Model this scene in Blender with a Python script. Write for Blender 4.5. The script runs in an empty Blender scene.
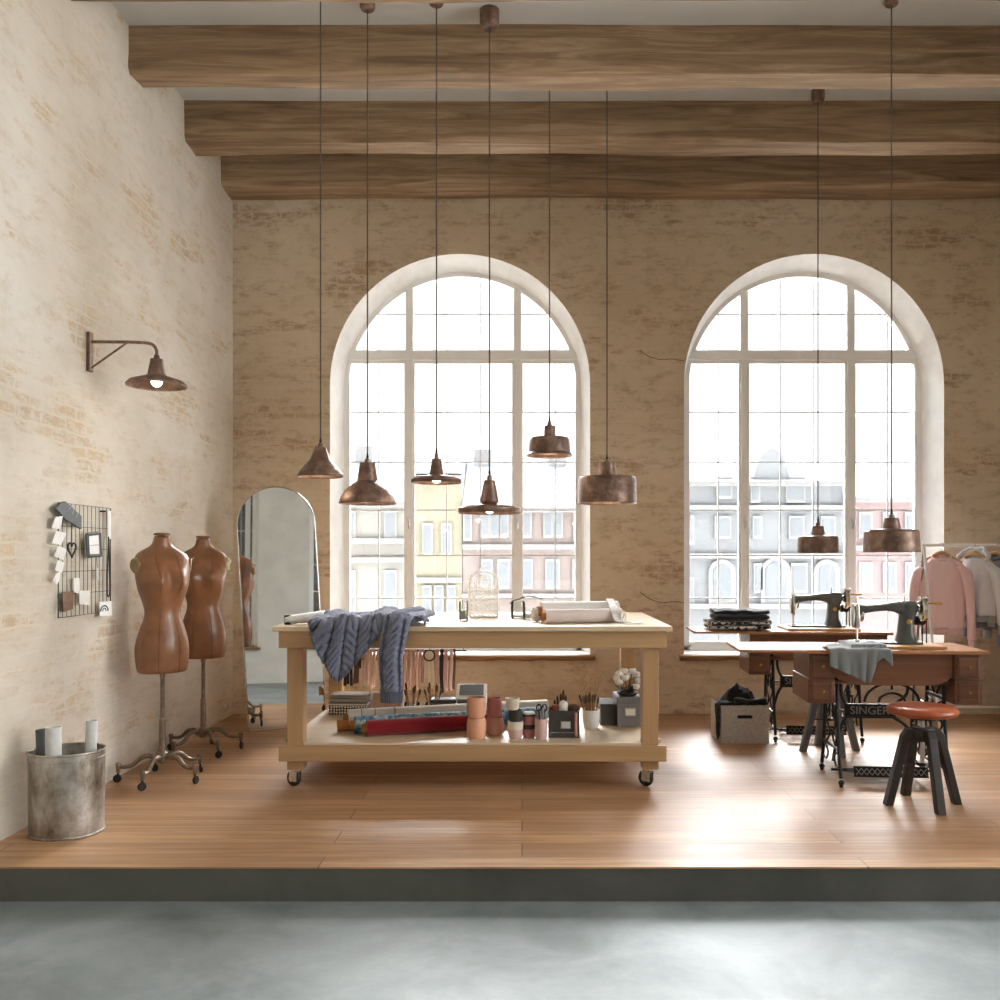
import bpy, bmesh, math, random
from math import sin, cos, pi, sqrt, radians, atan2, exp
from mathutils import Vector, Matrix, noise
random.seed(11)
SIDE_OPENINGS = [(.05, 1.05, .455, 3.10), (3.10, 1.25, .455, 2.95)]
FRONT_OPENINGS = [(-1.99, .33, .455, 3.6), (.28, 1.05, .455, 3.0)]
MIRROR_YAW, MIRROR_LEAN, MIRROR_ROLL = 9, 2.4, 3.5
LAMP_W = .8
SKY_STRENGTH = 1.0
SKY_Y = [(0, (1.7,1.75,1.8,1)), (.5, (8,8,8.1,1)), (1, (66,66,67,1))]
SKY_Z = [(.5, (.026,.026,.026,1)), (.645, (.026,.026,.026,1)), (.74, (1,1,1,1))]
SKY_X = [(0, (0,0,0,1)), (.71, (0,0,0,1)), (1, (11,11,11,1))]
EXPOSURE = 0.36
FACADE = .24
sc = bpy.context.scene
COL = sc.collection
FOC, VX, VY, EYE = 900.0, 522.0, 556.0, 1.30   # the camera: focal length in px, vanishing point, eye height above the stage

def at(px, py, Y):
    return Vector(((px - VX) * Y / FOC, Y, EYE + (VY - py) * Y / FOC))

# ------------------------------------------------------------------ mesh builder
class MB:
    def __init__(s):
        s.v = []; s.f = []
    def add(s, vs, fs, M=None):
        o = len(s.v)
        for p in vs:
            p = Vector(p)
            s.v.append(tuple(M @ p) if M is not None else tuple(p))
        for f in fs:
            s.f.append(tuple(i + o for i in f))
        return s
    def box(s, x0, x1, y0, y1, z0, z1, M=None):
        vs = [(x0,y0,z0),(x1,y0,z0),(x1,y1,z0),(x0,y1,z0),(x0,y0,z1),(x1,y0,z1),(x1,y1,z1),(x0,y1,z1)]
        return s.add(vs, [(0,3,2,1),(4,5,6,7),(0,1,5,4),(1,2,6,5),(2,3,7,6),(3,0,4,7)], M)
    def tube(s, pts, r, n=10, closed=False, caps=True, flat=None, M=None):
        pts = [Vector(p) for p in pts]; k = len(pts)
        rs = r if isinstance(r, (list, tuple)) else [r]*k
        tang = []
        for i in range(k):
            a = pts[(i-1) % k] if (closed or i > 0) else pts[i]
            b = pts[(i+1) % k] if (closed or i < k-1) else pts[i]
            t = (b-a)
            tang.append(t.normalized() if t.length > 1e-9 else Vector((0,0,1)))
        t0 = tang[0]
        up = Vector((0,0,1)) if abs(t0.z) < .9 else Vector((1,0,0))
        nrm = (up - t0*up.dot(t0)).normalized()
        vs = []
        for i in range(k):
            t = tang[i]
            nrm = (nrm - t*nrm.dot(t))
            nrm = nrm.normalized() if nrm.length > 1e-6 else t.orthogonal().normalized()
            b = t.cross(nrm)
            for j in range(n):
                a = 2*pi*j/n
                fx = flat if flat else 1.0
                vs.append(pts[i] + nrm*cos(a)*rs[i] + b*sin(a)*rs[i]*fx)
        fs = []
        kk = k if closed else k-1
        for i in range(kk):
            for j in range(n):
                a = i*n+j; b2 = i*n+(j+1) % n
                c = ((i+1) % k)*n+(j+1) % n; d = ((i+1) % k)*n+j
                fs.append((a,b2,c,d))
        if caps and not closed:
            fs.append(tuple(range(n-1,-1,-1))); fs.append(tuple((k-1)*n+j for j in range(n)))
        return s.add(vs, fs, M)
    def lathe(s, prof, n=28, M=None, cap0=False, cap1=False):
        vs = []; fs = []; idx = []
        for (r, z) in prof:
            if r < 1e-6:
                idx.append([len(vs)]); vs.append((0,0,z))
            else:
                idx.append(list(range(len(vs), len(vs)+n)))
                for j in range(n):
                    vs.append((r*cos(2*pi*j/n), r*sin(2*pi*j/n), z))
        for a, b in zip(idx, idx[1:]):
            for j in range(n):
                j2 = (j+1) % n
                if len(a) == 1 and len(b) == 1: continue
                if len(a) == 1: fs.append((a[0], b[j2], b[j]))
                elif len(b) == 1: fs.append((a[j], a[j2], b[0]))
                else: fs.append((a[j], a[j2], b[j2], b[j]))
        if cap0 and len(idx[0]) > 1: fs.append(tuple(reversed(idx[0])))
        if cap1 and len(idx[-1]) > 1: fs.append(tuple(idx[-1]))
        return s.add(vs, fs, M)
    def ball(s, c, r, n=16, m=10, sx=1, sy=1, sz=1):
        prof = [(sin(pi*i/m), -cos(pi*i/m)) for i in range(m+1)]
        prof[0] = (0,-1); prof[-1] = (0,1)
        M = Matrix.Translation(Vector(c)) @ Matrix.Diagonal((r*sx, r*sy, r*sz, 1))
        return s.lathe(prof, n, M)
    def grid(s, fn, nu, nv, cu=False, capv=False):
        vs = []; fs = []
        for j in range(nv+1):
            for i in range(nu if cu else nu+1):
                vs.append(fn(i/nu, j/nv))
        w = nu if cu else nu+1
        for j in range(nv):
            for i in range(nu):
                i2 = (i+1) % w if cu else i+1
                fs.append((j*w+i, j*w+i2, (j+1)*w+i2, (j+1)*w+i))
        if capv and cu:
            fs.append(tuple(reversed(range(w)))); fs.append(tuple(nv*w+i for i in range(w)))
        return s.add(vs, fs)
    def prism(s, poly, h0, h1, M=None):
        n = len(poly)
        vs = [(p[0],p[1],h0) for p in poly] + [(p[0],p[1],h1) for p in poly]
        fs = [tuple(reversed(range(n))), tuple(range(n,2*n))]
        fs += [(i,(i+1) % n,n+(i+1) % n,n+i) for i in range(n)]
        return s.add(vs, fs, M)
    def build(s, name, mat, parent=None, smooth=38, bevel=0, solid=0, sub=0, kind=None, label=None, recalc=True, offset=-1, bseg=2):
        me = bpy.data.meshes.new(name)
        me.from_pydata(s.v, [], s.f)
        if recalc:
            bm = bmesh.new(); bm.from_mesh(me)
            bmesh.ops.recalc_face_normals(bm, faces=bm.faces)
            bm.to_mesh(me); bm.free()
        if smooth:
            me.polygons.foreach_set('use_smooth', [True]*len(me.polygons))
            me.set_sharp_from_angle(angle=radians(smooth))
        me.update()
        o = bpy.data.objects.new(name, me); COL.objects.link(o)
        if mat is not None: me.materials.append(mat)
        if parent is not None: o.parent = parent
        if solid:
            m = o.modifiers.new('solid', 'SOLIDIFY'); m.thickness = solid; m.offset = offset
        if bevel:
            m = o.modifiers.new('bevel', 'BEVEL'); m.width = bevel; m.segments = bseg; m.limit_method = 'ANGLE'; m.angle_limit = radians(40)
            if hasattr(m, 'harden_normals'): m.harden_normals = False
        if sub:
            m = o.modifiers.new('sub', 'SUBSURF'); m.levels = sub; m.render_levels = sub
        if kind: o['kind'] = kind
        if label: o['label'] = label
        return o

def T(x, y, z): return Matrix.Translation((x, y, z))
def R(deg, ax): return Matrix.Rotation(radians(deg), 4, ax)

def tag(o, label, cat, group=None, kind=None):
    o['label'] = label; o['category'] = cat
    if group: o['group'] = group
    if kind: o['kind'] = kind
    return o
def thing(name, label, cat, loc=(0,0,0), rz=0, group=None):
    o = bpy.data.objects.new(name, None); COL.objects.link(o)
    o.empty_display_size = .05
    o.location = loc; o.rotation_euler = (0,0,radians(rz))
    return tag(o, label, cat, group)
def copy_tree(o, parent=None):
    c = o.copy(); COL.objects.link(c)
    if parent is not None: c.parent = parent
    for ch in list(o.children): copy_tree(ch, c)
    return c
def dup(o, loc, rz=None, label=None, group=None):
    c = copy_tree(o); c.location = loc
    if rz is not None: c.rotation_euler = (0,0,radians(rz))
    if label: c['label'] = label
    if group: c['group'] = group
    return c
def bez(p0, p1, p2, p3, n=10):
    p0,p1,p2,p3 = map(Vector,(p0,p1,p2,p3)); r=[]
    for i in range(n+1):
        t=i/n; r.append(p0*(1-t)**3+p1*3*t*(1-t)**2+p2*3*t*t*(1-t)+p3*t**3)
    return r
def smooth_path(pts, n=6):
    pts=[Vector(p) for p in pts]; out=[]
    for i in range(len(pts)-1):
        p0=pts[max(i-1,0)];p1=pts[i];p2=pts[i+1];p3=pts[min(i+2,len(pts)-1)]
        for k in range(n):
            t=k/n
            out.append(.5*((2*p1)+(p2-p0)*t+(2*p0-5*p1+4*p2-p3)*t*t+(3*p1-p0-3*p2+p3)*t**3))
    out.append(pts[-1]); return out

# ------------------------------------------------------------------ materials
def lin(c):
    return tuple((x/12.92 if x <= .04045 else ((x+.055)/1.055)**2.4) for x in (v/255 for v in c)) + (1,)
class NT:
    def __init__(s, name):
        s.m = bpy.data.materials.new(name); s.m.use_nodes = True
        s.t = s.m.node_tree; s.n = s.t.nodes; s.b = s.n['Principled BSDF']
    def N(s, typ, **kw):
        n = s.n.new(typ)
        for k, v in kw.items(): setattr(n, k, v)
        return n
    def L(s, a, b): s.t.links.new(a, b)
    def coord(s, scale=(1,1,1), which='Object', rot=(0,0,0)):
        tc = s.N('ShaderNodeTexCoord'); mp = s.N('ShaderNodeMapping')
        mp.inputs['Scale'].default_value = scale; mp.inputs['Rotation'].default_value = rot
        s.L(tc.outputs[which], mp.inputs['Vector']); return mp.outputs[0]
    def noise(s, vec, scale=5, detail=4, rough=.55, dist=0):
        n = s.N('ShaderNodeTexNoise'); n.inputs['Scale'].default_value = scale; n.inputs['Detail'].default_value = detail
        n.inputs['Roughness'].default_value = rough; n.inputs['Distortion'].default_value = dist
        s.L(vec, n.inputs['Vector']); return n.outputs[0]
    def ramp(s, fac, stops, interp='LINEAR'):
        r = s.N('ShaderNodeValToRGB'); e = r.color_ramp.elements; r.color_ramp.interpolation = interp
        while len(e) < len(stops): e.new(.5)
        for el, (p, c) in zip(e, stops):
            el.position = p; el.color = c if len(c) == 4 else lin(c)
        s.L(fac, r.inputs[0]); return r.outputs[0]
    def mix(s, fac, a, b, blend='MIX'):
        m = s.N('ShaderNodeMix', data_type='RGBA', blend_type=blend)
        for sock, val in ((m.inputs[0], fac), (m.inputs[6], a), (m.inputs[7], b)):
            if hasattr(val, 'is_output'): s.L(val, sock)
            elif isinstance(val, (int, float)): sock.default_value = val
            else: sock.default_value = val if len(val) == 4 else lin(val)
        return m.outputs[2]
    def math(s, op, a, b=0, clamp=False):
        m = s.N('ShaderNodeMath', operation=op); m.use_clamp = clamp
        for sock, val in ((m.inputs[0], a), (m.inputs[1], b)):
            if hasattr(val, 'is_output'): s.L(val, sock)
            else: sock.default_value = val
        return m.outputs[0]
    def bump(s, h, strength=.3, dist=.01, chain=None):
        b = s.N('ShaderNodeBump'); b.inputs['Strength'].default_value = strength; b.inputs['Distance'].default_value = dist
        s.L(h, b.inputs['Height'])
        if chain is not None: s.L(chain, b.inputs['Normal'])
        s.L(b.outputs[0], s.b.inputs['Normal']); return b.outputs[0]
    def set(s, **kw):
        for k, v in kw.items():
            sock = s.b.inputs[k.replace('_', ' ')]
            if hasattr(v, 'is_output'): s.L(v, sock)
            else: sock.default_value = v
        return s

def plain(name, c, rough=.6, metal=0, var=.12, scale=30, bump=0, spec=.5, sheen=0):
    t = NT(name); c = lin(c)
    v = t.coord()
    n = t.noise(v, scale, 4)
    lo = tuple(x*(1-var) for x in c[:3])+(1,); hi = tuple(min(1, x*(1+var)) for x in c[:3])+(1,)
    t.L(t.ramp(n, [(.3, lo), (.7, hi)]), t.b.inputs['Base Color'])
    t.set(Roughness=rough, Metallic=metal)
    t.b.inputs['Specular IOR Level'].default_value = spec
    if sheen: t.b.inputs['Sheen Weight'].default_value = sheen
    if bump: t.bump(n, bump, .004)
    return t.m

def wood(name, a, b, axis='x', scale=1.0, rough=.5, dark=None, bump=.08):
    t = NT(name)
    st = {'x': (.9, 14, 14), 'y': (14, .9, 14), 'z': (14, 14, .9)}[axis]
    v = t.coord(tuple(k*scale for k in st))
    n = t.noise(v, 1.6, 6, .6, .35)
    n2 = t.noise(t.coord(tuple(k*scale*6 for k in st)), 1.5, 3, .6)
    c = t.ramp(n, [(.28, a), (.72, b)])
    c = t.mix(t.math('MULTIPLY', n2, .35), c, dark or tuple(int(x*.72) for x in a), 'MIX')
    t.L(c, t.b.inputs['Base Color']); t.set(Roughness=rough)
    t.bump(n2, bump, .003)
    return t.m

M = {}
def mk():
    # plaster over brick
    for nm, perm in (('plaster_side', 'y'), ('plaster_back', 'x')):
        t = NT(nm)
        tc = t.N('ShaderNodeTexCoord'); sp = t.N('ShaderNodeSeparateXYZ'); t.L(tc.outputs['Object'], sp.inputs[0])
        cb = t.N('ShaderNodeCombineXYZ'); t.L(sp.outputs['Y' if perm == 'y' else 'X'], cb.inputs[0]); t.L(sp.outputs['Z'], cb.inputs[1])
        vec = cb.outputs[0]
        wob = t.noise(vec, 6, 3)
        wv = t.N('ShaderNodeVectorMath', operation='MULTIPLY_ADD')
        t.L(wob, wv.inputs[0]); wv.inputs[1].default_value = (.06, .05, 0); t.L(vec, wv.inputs[2])
        br = t.N('ShaderNodeTexBrick'); t.L(wv.outputs[0], br.inputs['Vector'])
        br.inputs['Scale'].default_value = 1; br.inputs['Brick Width'].default_value = .23; br.inputs['Row Height'].default_value = .066
        br.inputs['Mortar Size'].default_value = .008; br.inputs['Mortar Smooth'].default_value = .4
        br.inputs['Color1'].default_value = lin((198,166,122) if perm == 'y' else (160,122,90)); br.inputs['Color2'].default_value = lin((172,140,104) if perm == 'y' else (132,98,74)); br.inputs['Mortar'].default_value = lin((200,180,148) if perm == 'y' else (168,142,114))
        big = t.noise(vec, .55, 5, .55)
        c0, c1, c2 = ((182,170,152), (206,197,182), (222,216,205)) if perm == 'y' else ((188,168,142), (208,191,166), (222,209,189))
        pl = t.ramp(big, [(.3, c0), (.5, c1), (.72, c2)])
        mq = t.N('ShaderNodeMapping'); mq.inputs['Scale'].default_value = (1, 1.9, 1); t.L(vec, mq.inputs['Vector'])
        grain = t.noise(mq.outputs[0], 5, 9, .74)
        pl = t.mix(t.ramp(grain, [(.30, (168,168,168) if perm == 'y' else (120,120,120)), (.50, (255,255,255))]), t.mix(1.0, pl, (228,218,204) if perm == 'y' else (206,188,166), 'MULTIPLY'), pl)
        # patches where the plaster has come off, longer sideways than tall
        mp = t.N('ShaderNodeMapping'); mp.inputs['Scale'].default_value = (1, 2.4, 1); t.L(vec, mp.inputs['Vector'])
        pat = t.noise(mp.outputs[0], 1.15, 7, .68, .2)
        msk = t.ramp(pat, [(.54, (0,0,0)), (.60, (255,255,255))])
        sp2 = t.noise(mp.outputs[0], 3.2, 6, .7)
        msk2 = t.ramp(sp2, [(.57, (0,0,0)), (.63, (200,200,200))])
        msk = t.mix(1.0, msk, msk2, 'LIGHTEN')
        brk = t.math('SUBTRACT', 1.0, br.outputs['Fac'])
        rag = t.ramp(t.noise(mq.outputs[0], 14, 5, .7), [(.38, (40,40,40)), (.55, (255,255,255))])
        msk = t.math('MULTIPLY', t.math('MULTIPLY', msk, rag), t.math('ADD', t.math('MULTIPLY', brk, .5), .5))
        col = t.mix(t.math('MULTIPLY', msk, .62), pl, br.outputs['Color'])
        # faint courses everywhere
        col = t.mix(t.math('MULTIPLY', br.outputs['Fac'], .08), col, c2)
        t.L(col, t.b.inputs['Base Color']); t.set(Roughness=.92)
        t.b.inputs['Specular IOR Level'].default_value = .15
        hgt = t.math('ADD', t.math('MULTIPLY', msk, -.55), t.math('ADD', t.math('MULTIPLY', grain, .5), t.math('MULTIPLY', brk, .12)))
        t.bump(hgt, .4, .006)
        M[nm] = t.m
    M['plaster_side2'] = plain('pale_plaster', (228,225,218), .9, var=.08, scale=3, bump=.1, spec=.1)
    M['crack_dark'] = plain('crack_plaster', (96,80,64), .95)  # dark plaster of the wall crack lines
    M['reveal'] = plain('reveal_plaster', (241,239,235), .9, var=.06, scale=7, bump=.15, spec=.1)
    M['ceiling'] = plain('ceiling_paint', (196,196,192), .9, var=.03, scale=3, spec=.1)
    M['paint'] = plain('white_window_paint', (247,246,243), .45, var=.02, scale=10)
    M['bar'] = plain('glazing_bar_paint', (205,207,208), .5, var=.02, scale=10)
    # stage boards
    t = NT('floor_boards')
    tc = t.N('ShaderNodeTexCoord')
    br = t.N('ShaderNodeTexBrick'); t.L(tc.outputs['Object'], br.inputs['Vector'])
    br.inputs['Scale'].default_value = 1; br.inputs['Brick Width'].default_value = 2.3; br.inputs['Row Height'].default_value = .185
    br.inputs['Mortar Size'].default_value = .0032; br.inputs['Mortar Smooth'].default_value = .1; br.offset = .37
    br.inputs['Color1'].default_value = lin((194,150,106)); br.inputs['Color2'].default_value = lin((148,104,66)); br.inputs['Mortar'].default_value = lin((70,44,28))
    mp = t.N('ShaderNodeMapping'); mp.inputs['Scale'].default_value = (.7, 13, 1); t.L(tc.outputs['Object'], mp.inputs['Vector'])
    g = t.noise(mp.outputs[0], 2.2, 7, .62, .4)
    c = t.mix(t.ramp(g, [(.30, (255,255,255)), (.62, (0,0,0))]), br.outputs['Color'], (130,88,56))
    big = t.noise(tc.outputs['Object'], .8, 3)
    c = t.mix(t.math('MULTIPLY', big, .30), c, (196,170,144))
    t.L(c, t.b.inputs['Base Color'])
    rg = t.noise(mp.outputs[0], 1.4, 4)
    t.L(t.ramp(rg, [(.3, (.34,.34,.34,1)), (.7, (.50,.50,.50,1))]), t.b.inputs['Roughness'])
    t.b.inputs['Specular IOR Level'].default_value = .34
    t.bump(t.math('ADD', t.math('MULTIPLY', br.outputs['Fac'], -1.0), t.math('MULTIPLY', g, .25)), .25, .004)
    M['boards'] = t.m
    # concrete
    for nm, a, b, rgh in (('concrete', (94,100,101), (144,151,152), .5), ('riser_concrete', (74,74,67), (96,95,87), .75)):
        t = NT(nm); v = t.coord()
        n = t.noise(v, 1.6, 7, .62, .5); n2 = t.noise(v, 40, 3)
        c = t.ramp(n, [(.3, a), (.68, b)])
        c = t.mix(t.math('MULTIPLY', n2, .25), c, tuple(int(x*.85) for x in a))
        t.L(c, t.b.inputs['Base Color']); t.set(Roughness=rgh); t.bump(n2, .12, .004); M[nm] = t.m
    # old beams
    t = NT('beam_oak'); v = t.coord((.55, 8, 8))
    n = t.noise(v, 2.0, 8, .66, 1.0); n2 = t.noise(t.coord((2, 60, 60)), 1.5, 4); k = t.noise(t.coord((1.1, 3, 3)), 1.6, 2)
    c = t.ramp(n, [(.32, (112,88,64)), (.5, (152,124,93)), (.66, (184,158,126))])
    c = t.mix(t.math('MULTIPLY', n2, .35), c, (106,84,63))
    c = t.mix(t.ramp(k, [(.66, (0,0,0)), (.72, (160,160,160))]), c, (84,58,38))
    t.L(c, t.b.inputs['Base Color']); t.set(Roughness=.8); t.bump(t.math('ADD', n, n2), .35, .008); M['beam'] = t.m
    M['live_edge'] = wood('sill_wood', (138,100,62), (180,140,94), 'x', 1, .7, bump=.5)
    M['table_wood'] = wood('birch', (170,134,94), (196,160,116), 'x', .7, .5)
    M['table_wood_z'] = wood('birch_upright', (166,130,90), (194,156,112), 'z', .7, .5)
    M['table_top'] = wood('birch_top', (200,180,152), (220,202,176), 'x', .6, .38, dark=(190,160,120))
    M['mahog'] = wood('mahogany', (98,63,42), (134,91,64), 'x', 1.2, .32, dark=(62,32,20))
    M['mahog_l'] = wood('mahogany_top', (150,102,68), (184,134,96), 'x', 1.0, .25, dark=(110,66,40))
    M['oak_l'] = wood('honey_oak', (186,128,68), (214,160,96), 'x', 1.0, .3)
    M['gridwire'] = plain('grey_wire', (70,68,66), .5, .4)
    M['iron'] = plain('black_iron', (24,22,21), .42, .3, scale=40)
    M['stool_leg'] = plain('dark_stool_wood', (46,40,36), .5, scale=20, var=.25)
    M['stool_grey'] = plain('grey_stool_wood', (98,101,103), .5, scale=20, var=.1)
    M['steel'] = plain('steel', (190,188,184), .28, 1.0, scale=30)
    M['cast'] = plain('aged_cast_metal', (134,120,106), .42, .85, var=.3, scale=30)
    M['chrome'] = plain('chrome', (220,220,218), .16, 1.0, var=.03)
    M['rubber'] = plain('black_rubber', (26,25,24), .6)
    M['brass'] = plain('brass', (190,150,84), .35, .9)
    # copper rust of the lamps
    t = NT('rusty_copper'); v = t.coord()
    n = t.noise(v, 14, 6, .65, .6); n2 = t.noise(v, 60, 3)
    c = t.ramp(n, [(.3, (84,64,54)), (.5, (122,96,82)), (.72, (160,136,120))])
    t.L(c, t.b.inputs['Base Color']); t.set(Metallic=.45, Roughness=t.ramp(n2, [(.3, (.34,.34,.34,1)), (.7, (.55,.55,.55,1))]))
    t.bump(n2, .15, .002); M['copper'] = t.m
    M['cordm'] = plain('brown_flex', (92,80,70), .8)
    # galvanised
    t = NT('galvanised'); v = t.coord((1,1,.6))
    n = t.noise(v, 9, 7, .7, .15); n2 = t.noise(t.coord((1,1,5)), 26, 4)
    c = t.ramp(n, [(.30, (84,68,52)), (.44, (150,142,130)), (.66, (206,203,197))])
    c = t.mix(t.math('MULTIPLY', n2, .3), c, (120,106,90))
    t.L(c, t.b.inputs['Base Color']); t.set(Metallic=.75, Roughness=.42); t.bump(n, .1, .003); M['galv'] = t.m
    # leather
    t = NT('tan_leather'); v = t.coord()
    n = t.noise(v, 5, 4, .6, .3); n2 = t.noise(v, 220, 2)
    t.L(t.ramp(n, [(.3, (108,70,44)), (.7, (150,103,70))]), t.b.inputs['Base Color']); t.set(Roughness=.3); t.bump(n2, .12, .001); M['leather'] = t.m
    M['leather_seat'] = plain('orange_leather', (170,86,50), .36, var=.18, scale=9)
    M['seam'] = plain('leather_seam', (96,54,36), .5)
    M['cap'] = plain('brass_cap', (150,132,104), .4, .7)
    # mirror, glass
    t = NT('mirror_glass'); t.set(Base_Color=(.93,.93,.92,1), Metallic=1.0, Roughness=.015); M['mirror'] = t.m
    def glass(name, tint, base):
        t = NT(name); t.n.remove(t.b)
        out = t.n['Material Output']; tr = t.N('ShaderNodeBsdfTransparent'); tr.inputs[0].default_value = tint
        gl = t.N('ShaderNodeBsdfGlossy'); gl.inputs['Roughness'].default_value = .03
        fr = t.N('ShaderNodeFresnel'); fr.inputs[0].default_value = 1.45
        mx = t.N('ShaderNodeMixShader'); ad = t.N('ShaderNodeMath', operation='ADD'); ad.inputs[1].default_value = base
        t.L(fr.outputs[0], ad.inputs[0]); t.L(ad.outputs[0], mx.inputs[0]); t.L(tr.outputs[0], mx.inputs[1]); t.L(gl.outputs[0], mx.inputs[2]); t.L(mx.outputs[0], out.inputs[0])
        return t.m
    M['pane'] = glass('window_glass', (.97,.98,.98,1), 0.0)
    M['jar'] = glass('jar_glass', (.96,.975,.97,1), .015)
    def glow(name, c, e):
        t = NT(name); t.set(Base_Color=(1,.95,.88,1)); t.b.inputs['Emission Color'].default_value = c; t.b.inputs['Emission Strength'].default_value = e; return t.m
    M['bulb'] = glow('lit_bulb', (1,.86,.68,1), 6)
    # cloth
    def cloth(name, c, var=.12, scale=260, rough=.9, bump=.25):
        t = NT(name); c = lin(c); v = t.coord()
        n = t.noise(v, scale, 2); n1 = t.noise(v, 9, 3)
        lo = tuple(x*(1-var) for x in c[:3])+(1,); hi = tuple(min(1,x*(1+var)) for x in c[:3])+(1,)
        col = t.mix(t.math('MULTIPLY', n1, .5), t.ramp(n, [(.3, lo), (.7, hi)]), tuple(x*.85 for x in c[:3])+(1,))
        t.L(col, t.b.inputs['Base Color']); t.set(Roughness=rough); t.b.inputs['Sheen Weight'].default_value = .25
        t.b.inputs['Specular IOR Level'].default_value = .2
        t.bump(n, bump, .001); return t.m
    M['cloth'] = cloth
    M['knit'] = cloth('slate_knit', (112,116,134), .22, 160)
    M['knit_d'] = cloth('slate_knit_rib', (92,96,112), .22, 160)
    M['pink'] = cloth('pink_jersey', (240,210,212)); M['pink_rib'] = cloth('pink_rib', (228,194,196))
    M['hood'] = cloth('grey_marl', (224,226,230), .2); M['coat'] = cloth('mid_grey_wool', (168,168,170)); M['darkcoat'] = cloth('dark_grey_wool', (104,104,108))
    M['denim'] = cloth('pale_blue_cotton', (120,142,178)); M['tee'] = cloth('light_grey_cotton', (186,186,186))
    M['black'] = cloth('black_cloth', (20,20,23)); M['navy'] = cloth('navy_jersey', (28,28,40)); M['grey_fab'] = cloth('grey_woven', (116,120,120), .1, 200)
    M['felt'] = cloth('grey_felt', (186,182,176), .35, 90, bump=.5); M['felt_edge'] = cloth('grey_felt_edge', (168,166,160), .3, 90)
    M['r_grey'] = cloth('oatmeal_fabric', (196,190,180)); M['r_red'] = cloth('crimson_fabric', (128,22,28)); 
    t = NT('blue_print'); v = t.coord(); n = t.noise(v, 28, 5, .7); 
    t.L(t.ramp(n, [(.38, (42,84,110)), (.5, (96,140,160)), (.64, (196,204,200))]), t.b.inputs['Base Color']); t.set(Roughness=.9); M['r_blue'] = t.m
    M['r_white'] = cloth('white_fabric', (226,220,216), .06); M['r_pale'] = cloth('pale_pink_fabric', (214,200,194), .06)
    M['core'] = plain('cardboard_core', (176,116,62), .85, var=.2)
    M['core_shade'] = plain('cardboard_core_shade', (74,42,22), .9)  # darker copy of the cardboard, shade of the tube mouths put into colour
    M['rib_dark'] = cloth('dark_ribbon', (48,40,36)); M['rib_brown'] = cloth('brown_ribbon', (96,70,54)); M['rib_pink'] = cloth('rose_ribbon', (196,154,144))
    M['rib_blush'] = cloth('blush_lace', (208,176,156)); M['rib_red'] = cloth('brick_red_ribbon', (140,72,62)); M['rib_cream'] = cloth('cream_tape', (220,206,176))
    M['paper'] = plain('paper', (236,234,230), .8, var=.03); M['paper2'] = plain('grey_paper', (204,202,198), .8, var=.05)
    M['slate'] = plain('slate_tag', (92,96,98), .7, var=.1); M['ink'] = plain('ink', (52,50,50), .8)
    M['chalk'] = plain('chalk', (170,174,172), .9); M['brownpaper'] = plain('brown_photo', (120,92,74), .7, var=.25, scale=60)
    M['terr'] = plain('peach_ceramic', (218,160,130), .5, var=.05, scale=8); M['terr2'] = plain('rose_ceramic', (186,118,114), .5, var=.06, scale=8)
    M['terr3'] = plain('dusty_rose_ceramic', (190,140,124), .55, var=.06, scale=8)
    M['cream'] = plain('cream_ceramic', (216,206,188), .4, var=.04); M['whitec'] = plain('white_ceramic', (232,230,226), .3, var=.03)
    M['blush'] = plain('blush_ceramic', (204,172,164), .45, var=.04); M['darkc'] = plain('charcoal_ceramic', (56,52,48), .5, var=.1)
    M['crate'] = plain('charcoal_card', (72,68,64), .8, var=.15, scale=60); M['boxgrey'] = plain('grey_card', (128,126,126), .8, var=.08, scale=60)
    M['wire_white'] = plain('white_metal', (238,237,234), .4, var=.02)
    M['twig'] = plain('dry_twig', (176,142,100), .85, var=.2); M['brushw'] = plain('brush_handle', (140,102,60), .5, var=.25); M['bristle'] = plain('bristle', (84,62,46), .9, var=.3)
    M['cotton'] = plain('cotton_boll', (240,236,230), .95, var=.04, scale=80, bump=.5); M['leaf'] = plain('dark_leaf', (56,52,42), .7, var=.2)
    # machine enamel
    M['enamel'] = plain('grey_green_enamel', (82,85,83), .24, .1, var=.08)
    M['nickel'] = plain('nickel', (206,204,198), .22, 1.0, var=.06)
    M['hangwood'] = wood('hanger_wood', (196,154,104), (220,182,134), 'x', 2, .5)
    # pattern boxes
    t = NT('printed_box'); v = t.coord((1,1,1)); vo = t.N('ShaderNodeTexVoronoi'); vo.inputs['Scale'].default_value = 55; vo.inputs['Randomness'].default_value = .15; t.L(v, vo.inputs['Vector'])
    t.L(t.ramp(vo.outputs['Distance'], [(.30, (206,196,180)), (.42, (58,46,40))]), t.b.inputs['Base Color']); t.set(Roughness=.8); M['printed'] = t.m
    t = NT('striped_lid'); v = t.coord((1,1,1)); wv = t.N('ShaderNodeTexWave', bands_direction='Z'); wv.inputs['Scale'].default_value = 26; wv.inputs['Distortion'].default_value = 1.5; t.L(v, wv.inputs['Vector'])
    t.L(t.ramp(wv.outputs[0], [(.3, (206,198,186)), (.7, (150,138,126))]), t.b.inputs['Base Color']); t.set(Roughness=.85); M['striped'] = t.m
    # facades: render outside, pale and low in contrast to stand in for haze
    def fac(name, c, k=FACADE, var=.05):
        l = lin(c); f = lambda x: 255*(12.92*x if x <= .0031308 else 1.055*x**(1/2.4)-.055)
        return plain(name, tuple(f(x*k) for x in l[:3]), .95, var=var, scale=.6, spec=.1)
    M['fac_cream'] = fac('facade_cream', (226,223,217)); M['fac_yellow'] = fac('facade_yellow', (232,226,202)); M['fac_pink'] = fac('facade_pink', (224,208,204))
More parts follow.
